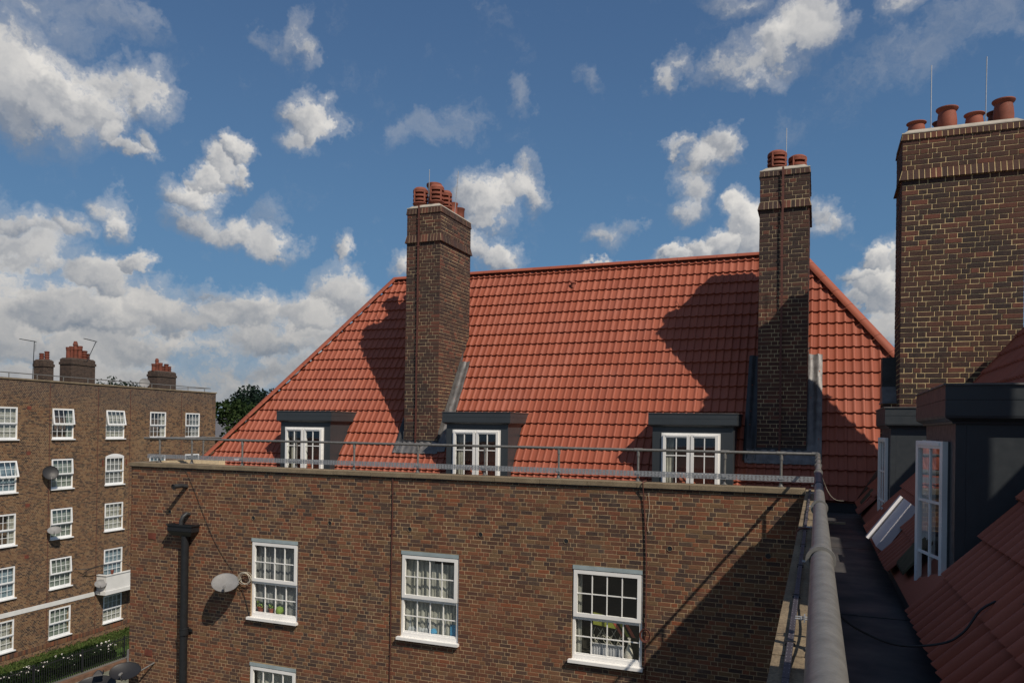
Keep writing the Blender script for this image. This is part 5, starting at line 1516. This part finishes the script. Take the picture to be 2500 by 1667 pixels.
# ------------------------------------------------------------------ garden strip in front of the left block
def ngrid(x0, x1, y0, y1, nx, ny, zf, name, mat):
    m = MB()
    for j in range(ny + 1):
        for i in range(nx + 1):
            x = x0 + (x1 - x0) * i / nx; y = y0 + (y1 - y0) * j / ny
            m.v.append(lw_(x, y, zf(x, y)))
    for j in range(ny):
        for i in range(nx):
            a = j * (nx + 1) + i; m.f.append((a, a + 1, a + nx + 2, a + nx + 1))
    return m.obj(name, mat, None, True, 'structure')
ngrid(-20, 12.6, -4.2, -.02, 80, 12, lambda x, y: -12.08 + .04 * noise.noise(Vector((x, y, 0))) + y * .02, 'lawn', 'lawn')
rg = random.Random(31)
def blades(name, n, fx, fy, fz, size, mat, kind='stuff', up=.6):
    m = MB()
    for _ in range(n):
        x, y = fx(), fy(); z = fz(x, y)
        if z is None: continue
        c = Vector((x, y, z)); d = Vector((rg.uniform(-1, 1), rg.uniform(-1, 1), rg.uniform(-.2, 1) + up)).normalized() * size * rg.uniform(.6, 1.3)
        e = d.cross(Vector((rg.uniform(-1, 1), rg.uniform(-1, 1), rg.uniform(-1, 1)))).normalized() * size * .45
        m.quad(lw_(*(c - d * .5)), lw_(*(c + e)), lw_(*(c + d * .5)), lw_(*(c - e)))
    return m.obj(name, mat, None, kind=kind)
o = blades('grass', 9000, lambda: rg.uniform(-9, 12.3), lambda: rg.uniform(-2.8, -.05), lambda x, y: -12.06 + rg.uniform(0, .10), .11, 'grass_blade', up=1.2)
tag(o, 'rough green grass on the strip under the far brown block', 'grass')
def hz(x, y):
    top = -11.42 + .22 * noise.noise(Vector((x * .9, y, 3))) + .12 * noise.noise(Vector((x * 3, y * 2, 9)))
    t = (y + 3.05) / .75
    if abs(t) > 1: return None
    return -12.1 + (top + 12.1) * math.sqrt(max(0, 1 - t * t)) * rg.uniform(.2, 1.0) ** .35
o = blades('hedge', 14000, lambda: rg.uniform(-9, .8) , lambda: rg.uniform(-3.85, -2.3), hz, .12, 'leaf_hedge', up=.2)
tag(o, 'dark green flowering hedge behind the iron fence', 'hedge')
def hz2(x, y):
    d = math.hypot((x - 8.2) / 2.2, (y + 2.3) / 1.3)
    if d > 1: return None
    return -12.1 + 1.9 * math.sqrt(1 - d * d) * rg.uniform(.1, 1) ** .4
o = blades('shrub', 6000, lambda: rg.uniform(5.8, 10.4), lambda: rg.uniform(-3.6, -1.0), hz2, .16, 'leaf_mid', up=.3)
tag(o, 'taller bushy green shrub at the far end of the garden strip beside the wall corner', 'shrub')
m = MB()
for k in range(26):
    cx, cy = rg.uniform(-8, 1.0), rg.uniform(-3.6, -2.6)
    for q in range(rg.randint(3, 11)):
        x, y = cx + rg.gauss(0, .22), cy + rg.gauss(0, .14); z = -11.42 + .2 * noise.noise(Vector((x * .9, y, 3))) - abs(y + 3.1) * .35 + rg.uniform(-.12, .10)
        for t_ in range(3):
            a = rg.uniform(0, 6.28); c = Vector((x, y, z)); u = Vector((math.cos(a), math.sin(a), .3)) * .045; v = Vector((-math.sin(a), math.cos(a), .6)) * .045
            m.quad(lw_(*(c - u)), lw_(*(c - v)), lw_(*(c + u)), lw_(*(c + v)))
tag(m.obj('flowers', 'petal', None, kind='stuff'), 'white and pale pink roses scattered over the hedge', 'flowers')
# iron fence
F = thing('iron_fence', 'black iron bar fence along the low kerb in front of the hedge', 'fence', LBO, local=True, rz=LBR)
fy = -4.12
bar = MB().tube([(0, 0, 0), (0, 0, 1.02)], .017, 5); bar.lathe((0, 0, 1.02), [(.014, 0), (.018, .03), (0, .08)], 5)
b0 = bar.obj('fence_bar', 'black_iron', F)
nb = 0
x = -9.5
while x < 11.5 and nb < 175:
    if nb == 0: b0.location = (x, fy, -12.12)
    else:
        q = b0.copy(); COL.objects.link(q); q.location = (x, fy, -12.12)
    x += .12; nb += 1
MB().box((-9.6, fy - .018, -11.19), (11.5, fy + .018, -11.155)).obj('fence_rail', 'black_iron', F)
MB().box((-9.6, fy - .018, -12.02), (11.5, fy + .018, -11.99)).obj('fence_rail', 'black_iron', F)
for k in range(9): MB().box((-9.5 + k * 2.6, fy - .03, -12.12), (-9.44 + k * 2.6, fy + .03, -11.02)).obj('fence_post', 'black_iron', F)
m = MB(); m.box((-12, fy - .55, GZ), (12.5, fy - .30, -12.10)); o = m.obj('kerb_wall', 'kerb_brick'); o.matrix_world = ML; tag(o, 'low reddish brown kerb wall between the paving and the iron fence', 'kerb')
m = MB(); m.box((-12, fy - .2999, GZ), (12.5, fy + .1, -12.14)); o = m.obj('flower_bed', 'ground', kind='structure'); o.matrix_world = ML
# grey cabinet
o = thing('utility_cabinet', 'grey open topped box standing on the paving beside the wall corner', 'cabinet', (-32.2, 29.2, GZ))
m = MB(); m.box((-32.6, 28.9, GZ), (-31.7, 29.5, GZ + .75)); m.box((-31.75, 28.9, GZ + .751), (-31.7, 29.5, GZ + 1.7)); m.obj('box', 'galv_plate', o)
MB().box((-32.5, 29.0, GZ + .755), (-31.8, 29.4, GZ + 1.35)).obj('bag', 'black_plastic', o)

# ------------------------------------------------------------------ trees and far houses
def tree(x, y, h, rad, mat, label, seed, n=5200, leaf=.42, blobs=16, fine=0.):
    rgt = random.Random(seed)
    o = thing('tree', label, 'tree', (x, y, GZ), group='trees beyond the far block')
    m = MB(); m.tube([(x, y, GZ), (x + .2, y, GZ + h * .3), (x - .1, y + .2, GZ + h * .62)], [rad * .11, rad * .08, rad * .04], 8); m.obj('trunk', 'bark', o, True)
    centers = []
    for k in range(blobs):
        a = rgt.uniform(0, 6.28); rr = rad * math.sqrt(rgt.random()) * .75; zz = h * (rgt.uniform(.45, .95) if k > 2 else .93 + .02 * k)
        s = rad * rgt.uniform(.22, .42) * (1.15 - .5 * abs(zz / h - .62))
        rr *= 1.1 - .75 * max(0, (zz / h - .62) / .38)
        centers.append((x + math.cos(a) * rr, y + math.sin(a) * rr, GZ + zz, s))
    lm = MB()
    for c in centers[:8]: lm.tube([(x, y, GZ + h * .5), (c[0], c[1], c[2])], [.14, .04], 5)
    lm.obj('limbs', 'bark', o, True)
    m = MB()
    for k in range(n):
        c = centers[rgt.randrange(len(centers))]
        d = Vector((rgt.gauss(0, 1), rgt.gauss(0, 1), rgt.gauss(0, 1))).normalized()
        r = c[3] * (rgt.random() ** .33) * (1 + .25 * noise.noise(Vector(c[:3]) + d * 2.2))
        p = Vector(c[:3]) + Vector((d.x, d.y, d.z * .85)) * r
        u = Vector((rgt.uniform(-1, 1), rgt.uniform(-1, 1), rgt.uniform(-.5, .9))).normalized() * leaf * rgt.uniform(.5, 1.1)
        v = u.cross(Vector((rgt.uniform(-1, 1), rgt.uniform(-1, 1), rgt.uniform(-1, 1)))).normalized() * leaf * rgt.uniform(.35, .6)
        m.quad(tuple(p - u * .5), tuple(p + v * .5), tuple(p + u * .5), tuple(p - v * .5))
    m.obj('crown', mat, o)
    return o
def dirpt(px, py, dist):
    d = fwd + rt2 * ((px - PX) / PF) - up2 * ((py - PY) / PF)
    d.normalize(); return d * dist
for (px, py, dist, rad, mat, lab, sd_, n) in (
    (540, 945, 62, 4.2, 'leaf_mid', 'lighter green bushy tree just right of the far block', 1, 7000),
    (632, 930, 74, 5.2, 'leaf_dark', 'tall dark tree behind the slope of the red roof', 2, 9000),
    (590, 975, 84, 6.5, 'leaf_dark', 'lower dark tree between the bushy tree and the red roof', 3, 8000),
    (262, 912, 84, 5.0, 'leaf_dark', 'dark treetop showing over the far block between its stacks', 4, 6000),
    (300, 922, 90, 4.0, 'leaf_dark', 'small treetop over the far block beside its grey stack', 5, 5000),
    (505, 1010, 95, 6.0, 'leaf_dark', 'dark tree hidden low behind the corner of the far block', 6, 5000),
    (760, 1020, 90, 7.0, 'leaf_dark', 'dark tree behind the red roof', 8, 4000)):
    p = dirpt(px, py, dist)
    tree(p.x, p.y, p.z - GZ - rad * .28, rad, mat, lab, sd_, n)
p = dirpt(545, 1055, 70)
o = thing('house', 'small pale house with grey roof glimpsed between the far block and the trees', 'house', (p.x, p.y, GZ))
m = MB(); m.box((p.x - 3, p.y - 2.5, GZ), (p.x + 3, p.y + 3, p.z - .6)); m.obj('wall', 'render_white', o)
m = MB(); m.hexa([(p.x - 3.3, p.y - 2.8, p.z - .6), (p.x + 3.3, p.y - 2.8, p.z - .6), (p.x + 3.3, p.y + 3.3, p.z - .6), (p.x - 3.3, p.y + 3.3, p.z - .6), (p.x - 3.3, p.y + .2, p.z + 1.2), (p.x + 3.3, p.y + .2, p.z + 1.2), (p.x + 3.3, p.y + .3, p.z + 1.2), (p.x - 3.3, p.y + .3, p.z + 1.2)]); m.obj('roof', 'slate', o)
m = MB(); m.box((p.x + .6, p.y - 2.55, p.z - 2.2), (p.x + 1.8, p.y - 2.501, p.z - 1.0)); m.obj('window', 'interior', o)
